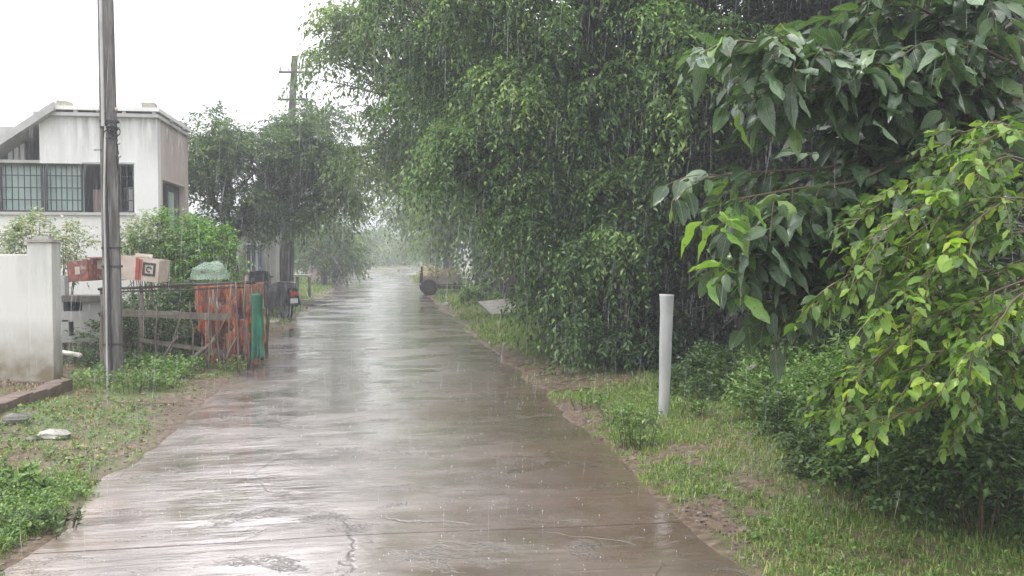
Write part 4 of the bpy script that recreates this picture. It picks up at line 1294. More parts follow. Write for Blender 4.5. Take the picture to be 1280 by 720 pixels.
# sloping stair roof at the left, and the recessed wall beneath it
xs0, zs0 = hx(-40), hz(0, 206)
a0 = P(-45, 212, HY - .15); a1 = P(68, 138, HY - .15)
m = MB()
dy = 1.9; th = .14
m.add([(a0.x, HY - .2, a0.z), (a1.x, HY - .2, a1.z), (a1.x, HY - .2, a1.z + th), (a0.x, HY - .2, a0.z + th),
       (a0.x, HY + dy, a0.z), (a1.x, HY + dy, a1.z), (a1.x, HY + dy, a1.z + th), (a0.x, HY + dy, a0.z + th)],
      [(0, 1, 2, 3), (5, 4, 7, 6), (3, 2, 6, 7), (1, 0, 4, 5), (0, 3, 7, 4), (1, 5, 6, 2)])
m.build("sloping_slab", M['greywall'], house)
m = MB()
e0 = P(20, 200, HY + .5); e1 = P(52, 158, HY + .5)
m.add([(hx(22), HY + .45, zo), (xa - .004, HY + .45, zo), (xa - .004, HY + .45, a1.z - .15), (hx(22), HY + .45, zo + .42),
       (hx(22), HY + .6, zo), (xa - .004, HY + .6, zo), (xa - .004, HY + .6, a1.z - .15), (hx(22), HY + .6, zo + .42)],
      [(0, 1, 2, 3), (5, 4, 7, 6), (3, 2, 6, 7), (0, 3, 7, 4), (1, 5, 6, 2)])
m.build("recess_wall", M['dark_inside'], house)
for px in (3, 11, 19):
    MB().box(hx(px) - .03, hx(px) + .03, HY + .4, HY + .46, zo, zo + .22 + px * .012).build("baluster", M['white_paint'], house)
MB().box(hx(-130), hx(22), HY + .8, HY + .9, zo, zo + .7).build("recess_wall", M['greywall'], house)
MB().box(hx(-140), xa, HY + .0, HY + .1, zo + .001, zo + .05).build("lintel", M['greywall'], house)
# neighbour's sheet roof showing past the slab
nb = empty("neighbour_house", (hx(-60) - 1, 20.5, 0), "pale sheet roofed house behind the white house at the left edge", "house")
c0 = P(-90, 172, 20); c1 = P(38, 150, 20)
m = MB()
for k in range(26):
    u0, u1 = k / 26, (k + 1) / 26
    xA = c0.x + (c1.x - c0.x) * u0; xB = c0.x + (c1.x - c0.x) * u1; xm = (xA + xB) / 2
    z = c0.z - .1; zb = c1.z + .15
    m.add([(xA, 20, z), (xm, 20, z + .04), (xB, 20, z), (xA, 22.5, zb), (xm, 22.5, zb + .04), (xB, 22.5, zb)], [(0, 1, 4, 3), (1, 2, 5, 4)])
m.build("roof", M['roof_sheet'], nb)
MB().box(c0.x + .1, c1.x - .1, 20.3, 22.4, 0, c0.z - .13).build("wall", M['greywall'], nb)
MB().box(c0.x, c1.x, 19.96, 20.02, c0.z - .2, c0.z - .1).build("fascia", M['iron'], nb)

# ------------------------------------------------------------------ compound wall with pillar
CY = 10.9
cx = lambda px: PX(px, CY)
cz = lambda px, py: P(px, py, CY).z
cw = empty("compound_wall", (cx(50), CY, 0), "white compound wall ending in a capped pillar at the left edge", "wall")
MB().box(cx(-120), cx(35), CY, CY + .16, -.1, cz(17, 318)).build("wall", M['compound'], cw, bevel=.008)
MB().box(cx(35.3), cx(66), CY - .04, CY + .26, -.1, cz(50, 303)).build("pillar", M['compound'], cw, bevel=.01)
m = MB(); z = cz(50, 303)
m.box(cx(33), cx(68), CY - .07, CY + .29, z + .001, z + .035); m.box(cx(42), cx(60), CY + .02, CY + .2, z + .035, z + .075)
m.build("cap", M['stone'], cw)
MB().box(cx(-120), cx(64), CY - .07, CY - .003, -.1, .12, j=.01).build("plinth", M['kerb_brown'], cw)

# low stepped wall with slots behind the pole
SY = 12.6
sx_ = lambda px: PX(px, SY)
sz = lambda px, py: P(px, py, SY).z
sw = empty("slotted_wall", (sx_(95), SY, 0), "low grey white garden wall with dark slots between the pillar and near pole", "wall")
segs = [(66, 134, 438, 420), (66, 84, 420, 400), (90, 134, 420, 402), (66, 134, 402, 389), (66, 78, 389, 369), (101, 134, 389, 377), (66, 80, 369, 345), (114, 134, 377, 372)]
for a, b_, y0, y1 in segs:
    MB().box(sx_(a) + .002, sx_(b_) - .002, SY, SY + .18, sz(90, y0) + .001, sz(90, y1)).build("block", M['greywall'], sw)
MB().box(sx_(64), sx_(140), SY + .2, SY + .3, 0, sz(90, 372)).build("slot_shade", M['dark_inside'], sw)  # dark sheet standing in for the shade in the slots
MB().box(sx_(76), sx_(136), SY - .12, SY + .25, sz(90, 385) + .09, sz(90, 374) + .05).build("coping", M['base_stone'], sw)
for i in range(11):
    a = 62 + i * 7 + rnd.uniform(-1, 1)
    for row in range(3):
        q = row * .15
        MB().box(sx_(a) + .004 + row * .03, sx_(a + 7) - .004 + row * .03, SY - .12 - rnd.uniform(0, .05), SY + .15, -.05 + q, -.05 + q + .145, j=.012).build("stone", M['base_stone'], sw)
pz = P(85, 441, 11.6)
pv = MB(); pv.tube([P(62, 438, 11.75), P(100, 444, 11.1)], .03, .03, 12); o = pv.build("drain_pipe", M['pipe_white'], smooth=True)
tag(o, "short white plastic drain pipe sticking out beside the compound pillar", "pipe")

# brown kerb blocks bottom left
kb = empty("stone_kerb", (PX(40, 9.3), 9.3, 0), "row of worn brown kerb blocks edging the yard at the left", "kerb")
ka = P(-60, 545, 1); pA = Vector((PX(-60, 8.2), 8.2, 0)); pB = Vector((PX(78, 10.2), 10.2, 0))
for i in range(7):
    a = pA.lerp(pB, i / 7 + .006); b_ = pA.lerp(pB, (i + 1) / 7 - .006)
    MB().beam(a + Vector((0, 0, .09 + rnd.uniform(-.01, .015))), b_ + Vector((0, 0, .09 + rnd.uniform(-.01, .015))), .2, .24, j=.012).build("block", M['kerb_brown'], kb, bevel=.01)

# ------------------------------------------------------------------ cartons on the fence
def carton(name, label, px0_, px1_, py0, py1, Y, depth, tilt, m1, flaps):
    c = P((px0_ + px1_) / 2, py1, Y)
    w = PX(px1_, Y) - PX(px0_, Y); h = P(px0_, py0, Y).z - P(px0_, py1, Y).z
    t = empty(name, c, label, "box"); t["_local"] = 1
    t.rotation_euler = (0, tilt, R(-12))
    th = .012
    b = MB()
    b.box(-w / 2, w / 2, 0, th, 0, h); b.box(-w / 2, w / 2, depth - th, depth, 0, h)
    b.box(-w / 2, -w / 2 + th, th, depth - th, 0, h); b.box(w / 2 - th, w / 2, th, depth - th, 0, h); b.box(-w / 2 + th, w / 2 - th, th, depth - th, 0, th)
    b.build("body", m1, t)
    for f in flaps:
        if f == 'b': MB().box(-w / 2, w / 2, depth, depth + .012, h + .002, h + .1, Matrix.Rotation(R(-12), 4, 'X')).build("flap", m1, t)
        if f == 'f': MB().box(-w / 2 + .01, w / 2 - .01, -.08, .0, h - .012, h - .002).build("flap", m1, t)
        if f == 'l': MB().box(-w / 2 - .1, -w / 2, .01, depth - .01, h - .01, h + .003).build("flap", m1, t)
    return t, w, h


t1, w, h = carton("carton", "battered rust red carton left of the near pole", 84, 112, 326, 352, 11.9, .3, R(-4), M['rust_box'], 'b')
MB().box(-.03, .035, -.006, -.001, h * .35, h * .72).build("printed_square", M['card_white'], t1)
t2, w, h = carton("carton", "crushed rusty carton directly behind the near pole", 110, 146, 322, 350, 12.1, .3, R(3), M['rust_box'], 'bf')
MB().box(-w * .4, w * .1, -.006, -.001, h * .5, h * .9).build("torn_patch", M['card_white'], t2)
t3, w, h = carton("carton", "pale carton with red edge just right of the near pole", 149, 173, 320, 350, 12.0, .3, R(4), M['card_white'], 'b')
MB().box(w / 2 - .035, w / 2 - .003, -.006, -.001, 0.01, h - .01).build("red_strip", M['red'], t3)
t4, w, h = carton("carton", "pale carton printed with a black square mark, rightmost of the row", 172, 198, 324, 352, 11.95, .3, R(6), M['card_white'], 'l')
MB().box(-w / 2 + .003, -w / 2 + .03, -.006, -.001, .01, h - .01).build("red_strip", M['red'], t4)
q = MB(); s = .085; cx0, cz0 = .0, h * .55
for a, b_, c_, e_ in ((-s, s, -s, -s + .03), (-s, s, s - .03, s), (-s, -s + .03, -s + .03, s - .03), (s - .03, s, -s + .03, s - .03)):
    q.box(cx0 + a, cx0 + b_, -.006, -.001, cz0 + c_, cz0 + e_)
q.tube([(cx0 + .032 * math.cos(a), -.004, cz0 + .032 * math.sin(a)) for a in np.linspace(0, 5.2, 9)], .01, .01, 5)
q.build("black_mark", M['black_print'], t4)

# ------------------------------------------------------------------ stick fence
fA = Vector((PX(120, 11.7), 11.9, 0)); fB = Vector((PX(314, 12.6), 12.5, 0))
fen = empty("stick_fence", fA.lerp(fB, .5), "rickety fence of grey branches and rails between the near pole and the lane", "fence")
def fp(s, z, off=0): v = fA.lerp(fB, s); return Vector((v.x, v.y + off, z))
for s, h in ((.0, 1.15), (.24, 1.15), (.98, 1.28), (1.0, 1.2)):
    MB().tube(curve_pts(fp(s, -.1), fp(s + rnd.uniform(-.01, .015), h), 0, 6, .012), .032, .026, 7, wob=.1).build("post", M['wood_grey'], fen, smooth=True)
for a, b_, z0, z1, r0 in ((-.02, .55, 1.13, 1.15, .02), (.4, 1.03, 1.16, 1.19, .024), (.0, 1.0, 1.08, 1.12, .014)):
    MB().tube(curve_pts(fp(a, z0, -.03), fp(b_, z1, -.03), 0, 8, .008), r0, r0 * .8, 6, wob=.1).build("rail", M['wood_dark'], fen, smooth=True)
for a, b_, z0, z1, w, off in ((-.0, .86, .84, .72, .09, -.05), (.05, .5, .82, .8, .05, -.06), (.24, .8, .47, .25, .05, -.05)):
    MB().beam(fp(a, z0, off), fp(b_, z1, off), .03, w, j=.006).build("rail", M['wood_grey'], fen)
for s0, s1, z0, z1, r0 in ((.33, .36, -.05, .9, .014), (.42, .52, .05, .85, .014), (.3, .5, .0, .5, .016), (.52, .75, .02, .45, .035), (.62, .58, -.05, .95, .013), (.7, .72, -.05, 1.0, .016),
                           (.78, .74, -.05, 1.1, .015), (.84, .87, -.05, 1.15, .016), (.91, .9, -.05, 1.2, .018), (.95, .97, -.05, 1.2, .015), (.8, .95, .1, .6, .014), (.14, .12, -.05, .8, .014), (.07, .1, -.05, .95, .012), (.2, .3, .3, .1, .014), (.66, .85, .2, .8, .012), (1.0, 1.02, -.05, .9, .02)):
    MB().tube(curve_pts(fp(s0, z0, -.08), fp(s1, z1, -.08), 0, 6, .018), r0, r0 * .7, 6, wob=.1).build("stick", M['wood_grey'], fen, smooth=True)
m = MB()
for k in range(70):
    s = rnd.uniform(.02, .95); z = rnd.uniform(0, 1.0)
    m.tube(curve_pts(fp(s, z, rnd.uniform(-.1, .4)), fp(s + rnd.uniform(-.16, .16), max(.02, z + rnd.uniform(-.45, .45)), rnd.uniform(-.1, .4)), 0, 5, .03), .006, .003, 4, cap=False)
m.build("brushwood", M['twig'], fen, "stuff")
for k, yy_ in enumerate((12.9, 13.5, 14.1)):
    MB().tube(curve_pts((fB.x + .02, yy_, -.1), (fB.x + .03, yy_, 1.15), 0, 5, .02), .028, .022, 7).build("post", M['wood_dark'], fen, smooth=True)
MB().tube(curve_pts((fB.x, 12.5, 1.17), (fB.x + .02, 14.3, 1.12), 0, 6, .01), .02, .02, 6).build("rail", M['wood_dark'], fen, smooth=True)

# orange sheet hung on the fence end, turning the corner to the lane
def hung_sheet(name, label, path, ztop, zbot, mt, seed, fold=.05, ragged=.12, nu=90, nv=34, holes=.03):
    r = np.random.default_rng(seed)
    path = [Vector(p) for p in path]
    ds = [0]
    for i in range(1, len(path)): ds.append(ds[-1] + (path[i] - path[i - 1]).length)
    V = np.zeros((nu + 1, nv + 1, 3)); UV = np.zeros((nu + 1, nv + 1, 2))
    for i in range(nu + 1):
        s = ds[-1] * i / nu
        k = max(j for j in range(len(ds)) if ds[j] <= s + 1e-9); k = min(k, len(path) - 2)
        f = (s - ds[k]) / (ds[k + 1] - ds[k])
        p = path[k].lerp(path[k + 1], f); tg = (path[k + 1] - path[k]).normalized(); nrm = Vector((tg.y, -tg.x, 0))
        zb = zbot + ragged * (float(vn([s * 6], [seed], 70)[0]) - .3) + ragged * .4 * (float(vn([s * 25], [seed], 71)[0]) - .5)
        for j in range(nv + 1):
            v = j / nv
            amp = fold * (.25 + v)
            dd = amp * (math.sin(s * 31 + 2.2 * math.sin(s * 9) + v * 1.5) + .6 * (float(vn([s * 11], [v * 4 + seed], 72)[0]) - .5) * 2)
            z = ztop + (zb - ztop) * v - .02 * float(vn([s * 8], [3.3], 73)[0])
            V[i, j] = (p.x + nrm.x * dd, p.y + nrm.y * dd, z); UV[i, j] = (s, 1 - v)
    F = []
    for i in range(nu):
        for j in range(nv):
            if j > 3 and vn([i * .22], [j * .16], 75)[0] < holes * 6: continue
            a = i * (nv + 1) + j
            F.append((a, a + 1, a + nv + 2, a + nv + 1))
    me = npmesh(name, V.reshape(-1, 3), np.array(F), mt, uv=UV.reshape(-1, 2), smooth=True)
    o = link(name, me)
    s_ = o.modifiers.new("thick", 'SOLIDIFY'); s_.thickness = .004
    return o


xo0 = PX(244, 12.45)
o = hung_sheet("plastic_sheet", "torn orange and red plastic sheet hung over the fence end by the lane", [(xo0, 12.38, 0), (fB.x + .02, 12.46, 0), (fB.x + .06, 13.5, 0)], 1.17, .08, M['tarp'], 4, .05, holes=.045)
tag(o, cat="sheet")
tag(o, "torn orange and red plastic sheet hung over the fence end by the lane", "sheet")
# inner older sheet
o = hung_sheet("plastic_sheet", "faded brown under sheet showing beneath the orange one", [(xo0 + .05, 12.56, 0), (fB.x - .08, 12.6, 0), (fB.x - .06, 13.4, 0)], 1.1, .1, M['rust_box'], 9, .03, holes=.0)
tag(o, "faded brown under sheet showing beneath the orange one", "sheet")
gA = P(318, 366, 12.25)
o = hung_sheet("green_cloth", "twisted bright green cloth hanging from the fence corner by the lane", [(gA.x - .03, 12.22, 0), (gA.x + .08, 12.2, 0), (gA.x + .1, 12.3, 0), (gA.x + .0, 12.34, 0)], gA.z, gA.z - .86, M['green_cloth'], 6, .028, ragged=.15, nu=36, nv=30, holes=.0)
tag(o, "twisted bright green cloth hanging from the fence corner by the lane", "cloth")
# net bag
nbm = P(268, 350, 12.9)
V = []; F = []; r = np.random.default_rng(8)
for i in range(15):
    for k in range(25):
        a = k / 24 * 2 * math.pi; v = i / 14
        rad = math.sin(v * math.pi / 2) ** .7
        q = 1 + .16 * (float(vn([a * 3], [v * 5], 80)[0]) - .5) * 2
        V.append((nbm.x + .26 * rad * math.cos(a) * q - .1 * v, 12.95 + .16 * rad * math.sin(a) * q, nbm.z + .24 * math.cos(v * math.pi / 2) * q + .005))
for i in range(14):
    for k in range(24):
        a = i * 25 + k; F.append((a, a + 25, a + 26, a + 1))
m = MB(); m.add(V, F); o = m.build("net_bag", M['net'], smooth=True)
tag(o, "pale green see-through net bag slumped on the fence top", "bag")

# ------------------------------------------------------------------ covered scooter
SX, SYY = PX(343, 21.5), 21.5
sc = empty("scooter", (SX, SYY, 0), "scooter parked under a black rain cover beside the lane, red tail light showing", "scooter"); sc["_local"] = 1
sc.rotation_euler = (0, 0, R(-50))   # local +x = rear (towards the lane)
def wheel(parent, cx_, name="wheel"):
    m = MB(); vs = []; fs = []
    n1_, n2_ = 22, 8
    for i in range(n1_):
        a = 2 * math.pi * i / n1_
        for k in range(n2_):
            b = 2 * math.pi * k / n2_
            rr = .19 + .05 * math.cos(b)
            vs.append((cx_ + rr * math.cos(a), .05 * math.sin(b), .24 + rr * math.sin(a)))
    for i in range(n1_):
        for k in range(n2_):
            fs.append((i * n2_ + k, ((i + 1) % n1_) * n2_ + k, ((i + 1) % n1_) * n2_ + (k + 1) % n2_, i * n2_ + (k + 1) % n2_))
    m.add(vs, fs); w = m.build(name, M['rubber'], parent, smooth=True)
    rmt = MB(); rmt.tube([(cx_, -.03, .24), (cx_, .03, .24)], .145, .145, 16)
    o = rmt.build("rim", M['metal_grey'], parent)
    o.parent = w; return w


wheel(sc, .45); wheel(sc, -.8)
# cover draped from handlebar to tail
V = []; F = []; nu, nv = 30, 18
for i in range(nu + 1):
    u = i / nu; x_ = .72 - 1.75 * u
    top = .86 + .06 * math.sin(u * 9) + (.26 * math.exp(-((u - .78) / .09) ** 2)) - .1 * (u < .03)
    hw = .17 + .06 * math.sin(u * 3.1) + .12 * math.exp(-((u - .78) / .08) ** 2)
    bot = .28 + .07 * math.sin(u * 17) + .05 * math.sin(u * 41)
    for k in range(nv + 1):
        v = k / nv * 2 - 1; a = abs(v)
        yy1 = math.copysign(min(1, a * 2.2) ** .8 * hw, v) + math.copysign(.03 * max(0, a - .4) * math.sin(u * 40) + .06 * max(0, a - .4), v)
        z = top - (max(0, a - .32) / .68) * (top - bot) if a > .32 else top - .03 * (a / .32) ** 2
        V.append((x_ + (.03 * math.sin(v * 9)), yy1, z))
for i in range(nu):
    for k in range(nv):
        a = i * (nv + 1) + k; F.append((a, a + nv + 1, a + nv + 2, a + 1))
m = MB(); m.add(V, F); m.build("cover", M['black_cover'], sc, smooth=True)
MB().blob((.62, 0, .56), (.16, .13, .2), 12, 8, .02).build("rear_body", M['black_cover'], sc, smooth=True)
MB().box(.73, .79, -.11, .11, .60, .68).build("tail_light", M['tail_red'], sc, bevel=.01)
MB().box(.76, .78, -.1, .1, .42, .53).build("number_plate", M['plate_white'], sc)
MB().box(.5, .85, -.07, .07, .36, .39).build("mudguard", M['black_cover'], sc)
MB().blob((.3, 0, .35), (.35, .12, .14), 10, 6, .05).build("engine", M['metal_grey'], sc, smooth=True)
MB().tube([(-.72, 0, .3), (-.55, 0, .95)], .03, .03, 8).build("front_fork", M['metal_grey'], sc)
MB().tube([(-.55, -.32, 1.0), (-.55, .32, 1.0)], .02, .02, 8).build("handlebar", M['iron'], sc)
MB().tube([(.1, .1, .3), (.05, .25, 0.0)], .012, .012, 6).build("stand", M['iron'], sc)

# puddle under the scooter: its bright reflection put into a pale slab
a = MB(); c = P(345, 400, 21)
a.box(PX(310, 20.5), PX(350, 20.5), 19.9, 21.6, -.05, .075, j=.02); o = a.build("pale_puddle", M['stone']); tag(o, "bright puddle beneath the covered scooter, built as a pale slab", kind="structure")

# ------------------------------------------------------------------ buildings down the left side
def small_house(label, px0_, px1_, py_top, Y, depth, wm, openings, name="house"):
    x0, x1 = PX(px0_, Y), PX(px1_, Y); zt_ = P(px1_, py_top, Y).z
    t = empty(name, ((x0 + x1) / 2, Y, 0), label, "building")
    w = MB().box(x0, x1, Y, Y + depth, -.1, zt_).build("wall", wm, t)
    MB().box(x0 - .12, x1 + .12, Y - .15, Y + depth + .1, zt_ + .003, zt_ + .12).build("roof", M['greywall'], t)
    for (a, b_, y0, y1, mm, nm) in openings:
        xa_, xb_ = PX(a, Y), PX(b_, Y); z0, z1 = P(a, y1, Y).z, P(a, y0, Y).z
        f = MB()
        e = .05
        f.box(xa_ - e, xb_ + e, Y - .06, Y - .003, z1, z1 + e); f.box(xa_ - e, xb_ + e, Y - .06, Y - .003, z0 - e, z0)
        f.box(xa_ - e, xa_, Y - .06, Y - .003, z0, z1); f.box(xb_, xb_ + e, Y - .06, Y - .003, z0, z1)
        fo = f.build(nm, M['white_paint'], t)
        MB().box(xa_ + .002, xb_ - .002, Y - .03, Y - .004, z0 + .002, z1 - .002).build("pane" if nm == 'window' else "leaf_panel", M[mm], fo)
    return t


small_house("grey white building seen under the round tree's crown", 232, 345, 288, 25, 4, M['greywall'], [(262, 275, 300, 322, 'dark_inside', 'window'), (309, 320, 306, 345, 'dark_inside', 'door')])
small_house("pinkish house wall in the mist left of the lane", 385, 428, 292, 46, 6, M['pinkwall'], [(392, 398, 312, 326, 'dark_inside', 'window'), (408, 414, 312, 345, 'dark_inside', 'door')])
# blue-white gate
gt = empty("yard_gate", (PX(316, 24), 24, 0), "blue and white barred yard gate under the round tree", "gate")
gx0, gx1 = PX(300, 24), PX(327, 24); gzt = P(310, 308, 24).z
m = MB(); m.box(gx0, gx1, 24, 24.04, gzt - .05, gzt); m.box(gx0, gx1, 24, 24.04, .1, .15); m.box(gx0, gx0 + .05, 24, 24.04, .15, gzt - .05); m.box(gx1 - .05, gx1, 24, 24.04, .15, gzt - .05); m.build("frame", M['blue_paint'], gt)
for i in range(7):
    xx = gx0 + .05 + (gx1 - gx0 - .1) * (i + .5) / 7
    MB().box(xx - .02, xx + .02, 24.045, 24.06, .12, gzt - .02).build("bar", M['white_paint' if i % 2 else 'blue_paint'], gt)
MB().box(PX(328, 24), PX(337, 24), 24, 24.25, -.1, gzt + .25).build("gate_pillar", M['greywall'], gt)
# low plank heap beyond the scooter
pl = empty("plank_pile", (PX(385, 27), 27, 0), "small pile of pale planks on the grass beyond the covered scooter", "planks")
for k in range(6):
    a = Vector((PX(372, 27) + rnd.uniform(-.1, .1), 26.6 + k * .12, .06 + .05 * (k % 3)))
    MB().beam(a, a + Vector((1.0 + rnd.uniform(-.2, .2), rnd.uniform(-.3, .3), rnd.uniform(-.03, .06))), .1, .03).build("plank", M['stone'], pl)
tk = empty("stone_table", (PX(378, 31), 31, 0), "grey stone bench table left of the lane by the pink wall", "table")
MB().box(PX(368, 31), PX(388, 31), 30.7, 31.3, .75, .83).build("top", M['stone'], tk)
for px in (370, 385):
    MB().box(PX(px, 31), PX(px, 31) + .08, 30.8, 31.2, -.05, .748).build("leg", M['base_stone'], tk)
bt = P(305, 330, 20.5)
o = MB().tube(curve_pts((PX(306, 20.5), 20.5, -.1), P(303, 303, 20.5), 0, 6, .02), .1, .07, 9, wob=.1).build("tree_stump", M['bark_pale'], smooth=True)
tag(o, "cut off tree stump beside the round tree's trunk", "stump")

# ------------------------------------------------------------------ loaded cart at the right
KY = 32.5
kc = empty("cart", (PX(553, KY), KY, 0), "low wooden cart loaded with pale cut plants, parked at the right lane edge", "cart")
kx0, kx1 = PX(526, KY), PX(582, KY)
kz = lambda py: P(550, py, KY).z
MB().box(kx0, kx1, KY, KY + 1.1, kz(357), kz(355)).build("bed", M['wood_grey'], kc)
for i in range(4):
    z0 = kz(355) + .003 + i * .072
    MB().box(kx0 + .02, kx1 - .25 - .03 * i, KY - .02, KY + .015, z0, z0 + .064, j=.003).build("board", M['pink_board'], kc)
MB().box(kx0, kx0 + .07, KY - .05, KY + .03, .4, kz(333)).build("stake", M['wood_dark'], kc)
MB().box(kx0, kx0 + .06, KY + 1.0, KY + 1.08, .4, kz(338)).build("stake", M['wood_dark'], kc)
MB().beam((kx0 + .1, KY - .06, kz(359)), (kx1 + .5, KY - .1, kz(361)), .06, .07).build("shaft", M['wood_dark'], kc)
MB().beam((kx0 + .1, KY + 1.1, kz(359)), (kx1 + .5, KY + 1.1, kz(361)), .06, .07).build("shaft", M['wood_dark'], kc)
MB().tube([(kx0 + .3, KY - .12, .30), (kx0 + .3, KY + 1.22, .30)], .03, .03, 8).build("axle", M['iron'], kc)
for dy in (-.12, 1.2):
    m = MB(); vs = []; fs = []
    for i in range(20):
        a = 2 * math.pi * i / 20
        for rr, yy_ in ((.30, 0), (.30, .12), (.17, .12), (.17, 0)):
            vs.append((kx0 + .3 + rr * math.cos(a), KY + dy + yy_ - .045, .30 + rr * math.sin(a)))
    for i in range(20):
        for k in range(4):
            fs.append((i * 4 + k, ((i + 1) % 20) * 4 + k, ((i + 1) % 20) * 4 + (k + 1) % 4, i * 4 + (k + 1) % 4))
    m.add(vs, fs); w = m.build("wheel", M['rubber'], kc)
    for i in range(6):
        a = math.pi * i / 6
        MB().beam((kx0 + .3 - .17 * math.cos(a), KY + dy, .30 - .17 * math.sin(a)), (kx0 + .3 + .17 * math.cos(a), KY + dy, .30 + .17 * math.sin(a)), .07, .05).build("spoke", M['wood_dark'], w)
r = np.random.default_rng(90)
nn = 260
P0 = np.stack([r.uniform(kx0 + .1, kx1, nn), r.uniform(KY + .1, KY + 1, nn), kz(352) + r.uniform(.12, .5, nn)], 1)
P0[:, 2] -= .25 * (P0[:, 0] - kx0) / (kx1 - kx0)
pos, D, up, Lf, Wf = shoots_to_leaves(P0, unit(r.normal(size=(nn, 3)) + [0, 0, 1.2]), r.uniform(.15, .4, nn), 7, .09, .6, .3, 0, r)
V, F = leaf_arrays(pos, D, unit(up), Lf, Wf)
o = link("cut_plants", npmesh("cut_plants", V, F, M['flower'])); tag(o, "pale pinkish cut plants heaped on the cart", "plants", kind="stuff")

# ------------------------------------------------------------------ stones and small things
def stone(px, py, sx1, sy1, sz1, label, mt='stone', name="stone"):
    d = RM @ Vector((px - 640, 360 - py, -FPX)); g = CAM + d * (-CAM.z / d.z)
    z = float(ground_h(np.array([g.x]), np.array([g.y]))[0])
    o = MB().blob((g.x, g.y, z + sz1 * .4), (sx1, sy1, sz1), 10, 7, .16).build(name, M[mt], smooth=False, bevel=.004)
    tag(o, label, "stone")


stone(68, 556, .13, .1, .05, "flat pale stone lying on the left verge")
stone(20, 545, .13, .08, .06, "dark rough stone at the left picture edge behind the pale one", 'base_stone')
stone(40, 560, .05, .05, .03, "small dark stone beside the flat pale one", 'base_stone')
stone(627, 410, .13, .1, .05, "small white stone on the grass below the leaning slab")
stone(557, 383, .1, .1, .07, "little white stone at the right lane edge near the cart")
stone(60, 600, .04, .03, .02, "pebble on the left verge below the flat pale stone")
stone(320, 452, .14, .1, .05, "dark flat stone at the fence corner on the lane edge", 'base_stone')
stone(425, 354, .25, .3, .05, "dark low mound at the left lane edge in the mist", 'base_stone')
sl_ = MB(); c = P(628, 396, 20.6); g0 = float(ground_h(np.array([c.x]), np.array([20.8]))[0])
Mx = Matrix.Translation((c.x, 20.8, g0 + .16)) @ Euler((R(17), R(-5), R(16))).to_matrix().to_4x4()
sl_.box(-.42, .42, -.42, .42, -.035, .035, Mx, j=.015)
o = sl_.build("stone_slab", M['stone'], bevel=.008); tag(o, "tilted flat grey slab lying on the grass at the right", "slab")
stone(650, 400, .25, .2, .12, "dark earth clod propping up the tilted slab", 'base_stone')
o = MB().tube([P(925, 470, 8.2), P(946, 455, 8.3)], .02, .028, 7, wob=.1).build("broken_branch", M['stone'], smooth=True); tag(o, "short bare white broken branch before the dark thicket", "branch")
m = MB()
for k in range(1500):
    sd_ = -1 if k % 2 else 1
    y_ = 3.2 * (16 / 3.2) ** rnd.random(); x_ = sd_ * (1.86 + abs(rnd.gauss(0, .35)))
    if sd_ < 0 and rnd.random() < .5: x_ = -rnd.uniform(1.9, 5.5)
    z = float(ground_h(np.array([x_]), np.array([y_]))[0]); q = rnd.uniform(.004, .016)
    m.blob((x_, y_, z + q * .3), (q, q * rnd.uniform(.7, 1.3), q * .7), 5, 3, .25)
mp_ = MB()
for k in range(1100):
    y_ = 3.4 * (13 / 3.4) ** rnd.random(); x_ = -rnd.uniform(1.85, 5.2) if k % 5 else rnd.uniform(1.85, 2.4)
    z = float(ground_h(np.array([x_]), np.array([y_]))[0]); q = rnd.uniform(.006, .02) * (1.6 if rnd.random() < .05 else 1)
    mp_.blob((x_, y_, z + q * .2), (q, q * rnd.uniform(.6, 1.4), q * .5), 6, 3, .3)
o = mp_.build("pebbles", mat("pebble", (.26, .23, .2), (.12, .1, .085), 20, .5, .3)); tag(o, "pale rubble bits and pebbles strewn over the left verge", "pebbles", kind="stuff")
o = m.build("soil_clods", M['kerb_brown']); tag(o, "small clods and gravel along both edges of the lane", "gravel", kind="stuff")
m = MB()
r = rnd
for k in range(70):
    x_ = rnd.uniform(2.0, 3.6) if k < 45 else rnd.uniform(-5.5, -2.2); y_ = rnd.uniform(9.6, 12.2) if k < 45 else rnd.uniform(6, 10)
    a = rnd.uniform(0, 3.14); l_ = rnd.uniform(.08, .3)
    z = float(ground_h(np.array([x_]), np.array([y_]))[0]) + .012
    m.tube([(x_ - l_ * math.cos(a), y_ - l_ * math.sin(a), z), (x_, y_, z + rnd.uniform(0, .03)), (x_ + l_ * math.cos(a), y_ + l_ * math.sin(a), z)], .006, .004, 4)
o = m.build("fallen_twigs", M['twig']); tag(o, "fallen twigs strewn on the muddy patches beside the lane", "twigs", kind="stuff")

# ------------------------------------------------------------------ rain
def rain_material(name, c, a):
    m, t, b = newmat(name); l = t.links.new
    b.inputs["Base Color"].default_value = (*c, 1)
    b.inputs["Roughness"].default_value = .2
    tr = N(t, "ShaderNodeBsdfTransparent"); ms = N(t, "ShaderNodeMixShader"); ms.inputs[0].default_value = a
    tl = N(t, "ShaderNodeBsdfTranslucent"); tl.inputs[0].default_value = (*c, 1)
    m2 = N(t, "ShaderNodeMixShader"); m2.inputs[0].default_value = .5
    o = t.nodes["Material Output"]
    l(b.outputs[0], m2.inputs[1]); l(tl.outputs[0], m2.inputs[2])
    l(tr.outputs[0], ms.inputs[1]); l(m2.outputs[0], ms.inputs[2]); l(ms.outputs[0], o.inputs[0])
    return m


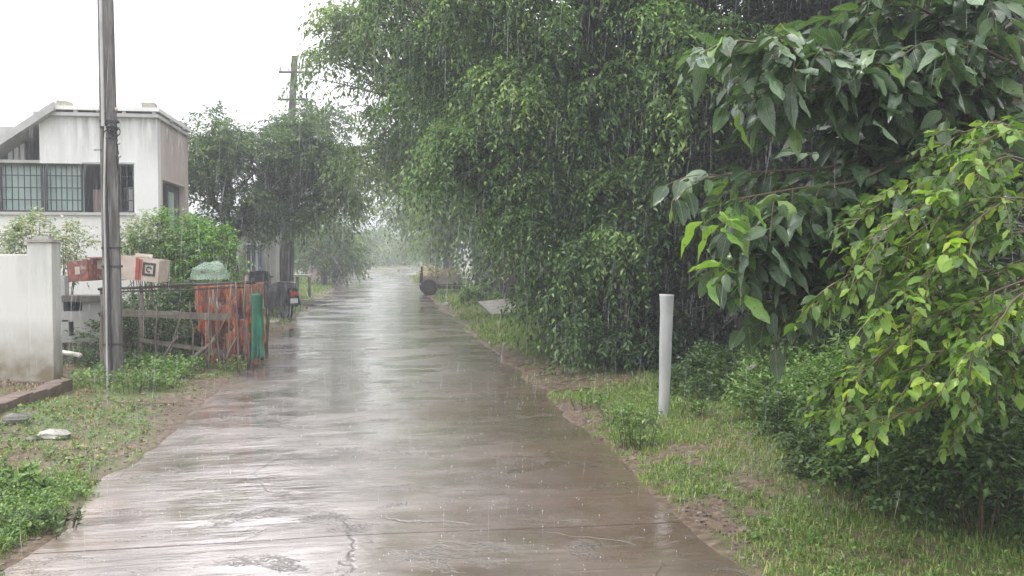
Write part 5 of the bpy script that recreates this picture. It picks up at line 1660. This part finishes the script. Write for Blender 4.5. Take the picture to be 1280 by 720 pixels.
def rain(n, seed):
    r = np.random.default_rng(seed)
    y = 3.2 + 25 * r.random(n) ** .8
    x = r.uniform(-9, 11, n); z = r.uniform(.02, 8.5, n)
    k = (np.abs(x - y * .15) < y * .75 + 1)
    x, y, z = x[k], y[k], z[k]; m = len(x)
    ln = r.uniform(.06, .30, m)
    sl1 = r.normal(.05, .06, m); sl2 = r.normal(0, .04, m)
    w = r.uniform(.0005, .001, m)
    top = np.stack([x + sl1 * ln, y + sl2 * ln, z + ln], 1); bot = np.stack([x, y, z], 1); mid = top * .35 + bot * .65
    V = [top]
    for a in (0, 2.094, 4.189):
        V.append(mid + np.stack([np.cos(a) * w, np.sin(a) * w, 0 * w], 1))
    V.append(bot)
    V = np.stack(V, 1).reshape(-1, 3)
    k = np.arange(m) * 5
    F = []
    for a, b_ in ((1, 2), (2, 3), (3, 1)):
        F.append(np.stack([k, k + a, k + b_], 1)); F.append(np.stack([k + 4, k + b_, k + a], 1))
    o = link("rain", npmesh("rain", V, np.concatenate(F), rain_material("rain", (.85, .88, .9), .33), smooth=True))
    tag(o, "falling rain drops filling the air over the lane", "rain", kind="stuff")


rain(85000, 500)
r = np.random.default_rng(77)
n_ = 1100
y_ = 3.5 * (22 / 3.5) ** r.random(n_); x_ = r.uniform(-1.8, 1.8, n_)
V = []; m_ = n_
z_ = .018 * (1 - (x_ / 1.97) ** 2)
hh = r.uniform(.003, .012, m_); w = r.uniform(.0015, .004, m_)
bot = np.stack([x_, y_, z_ + .001], 1); top = bot + np.stack([r.normal(0, .003, m_), r.normal(0, .003, m_), hh], 1)
V = [top] + [bot + np.stack([np.cos(a) * w, np.sin(a) * w, 0 * w], 1) for a in (0, 2.094, 4.189)]
V = np.stack(V, 1).reshape(-1, 3); k = np.arange(m_) * 4
F = np.concatenate([np.stack([k, k + a, k + b_], 1) for a, b_ in ((1, 2), (2, 3), (3, 1))])
o = link("rain_splashes", npmesh("rain_splashes", V, F, rain_material("splash", (.9, .92, .93), .8), smooth=True)); tag(o, "tiny splashes where drops hit the wet lane", "splashes", kind="stuff")

# ------------------------------------------------------------------ haze
hm = bpy.data.materials.new("haze"); hm.use_nodes = True
t = hm.node_tree; t.nodes.remove(t.nodes["Principled BSDF"])
pv_ = t.nodes.new("ShaderNodeVolumePrincipled")
pv_.inputs["Color"].default_value = (.6, .63, .68, 1); pv_.inputs["Density"].default_value = HAZE; pv_.inputs["Anisotropy"].default_value = .2
t.links.new(pv_.outputs[0], t.nodes["Material Output"].inputs["Volume"])
o = MB().box(-640, 640, -70, 1250, -1.3, 13.5).build("haze", hm); tag(o, "thin grey rain mist hanging over the whole lane", "mist", kind="stuff")

for o in bpy.data.objects:
    if "_local" in o: del o["_local"]
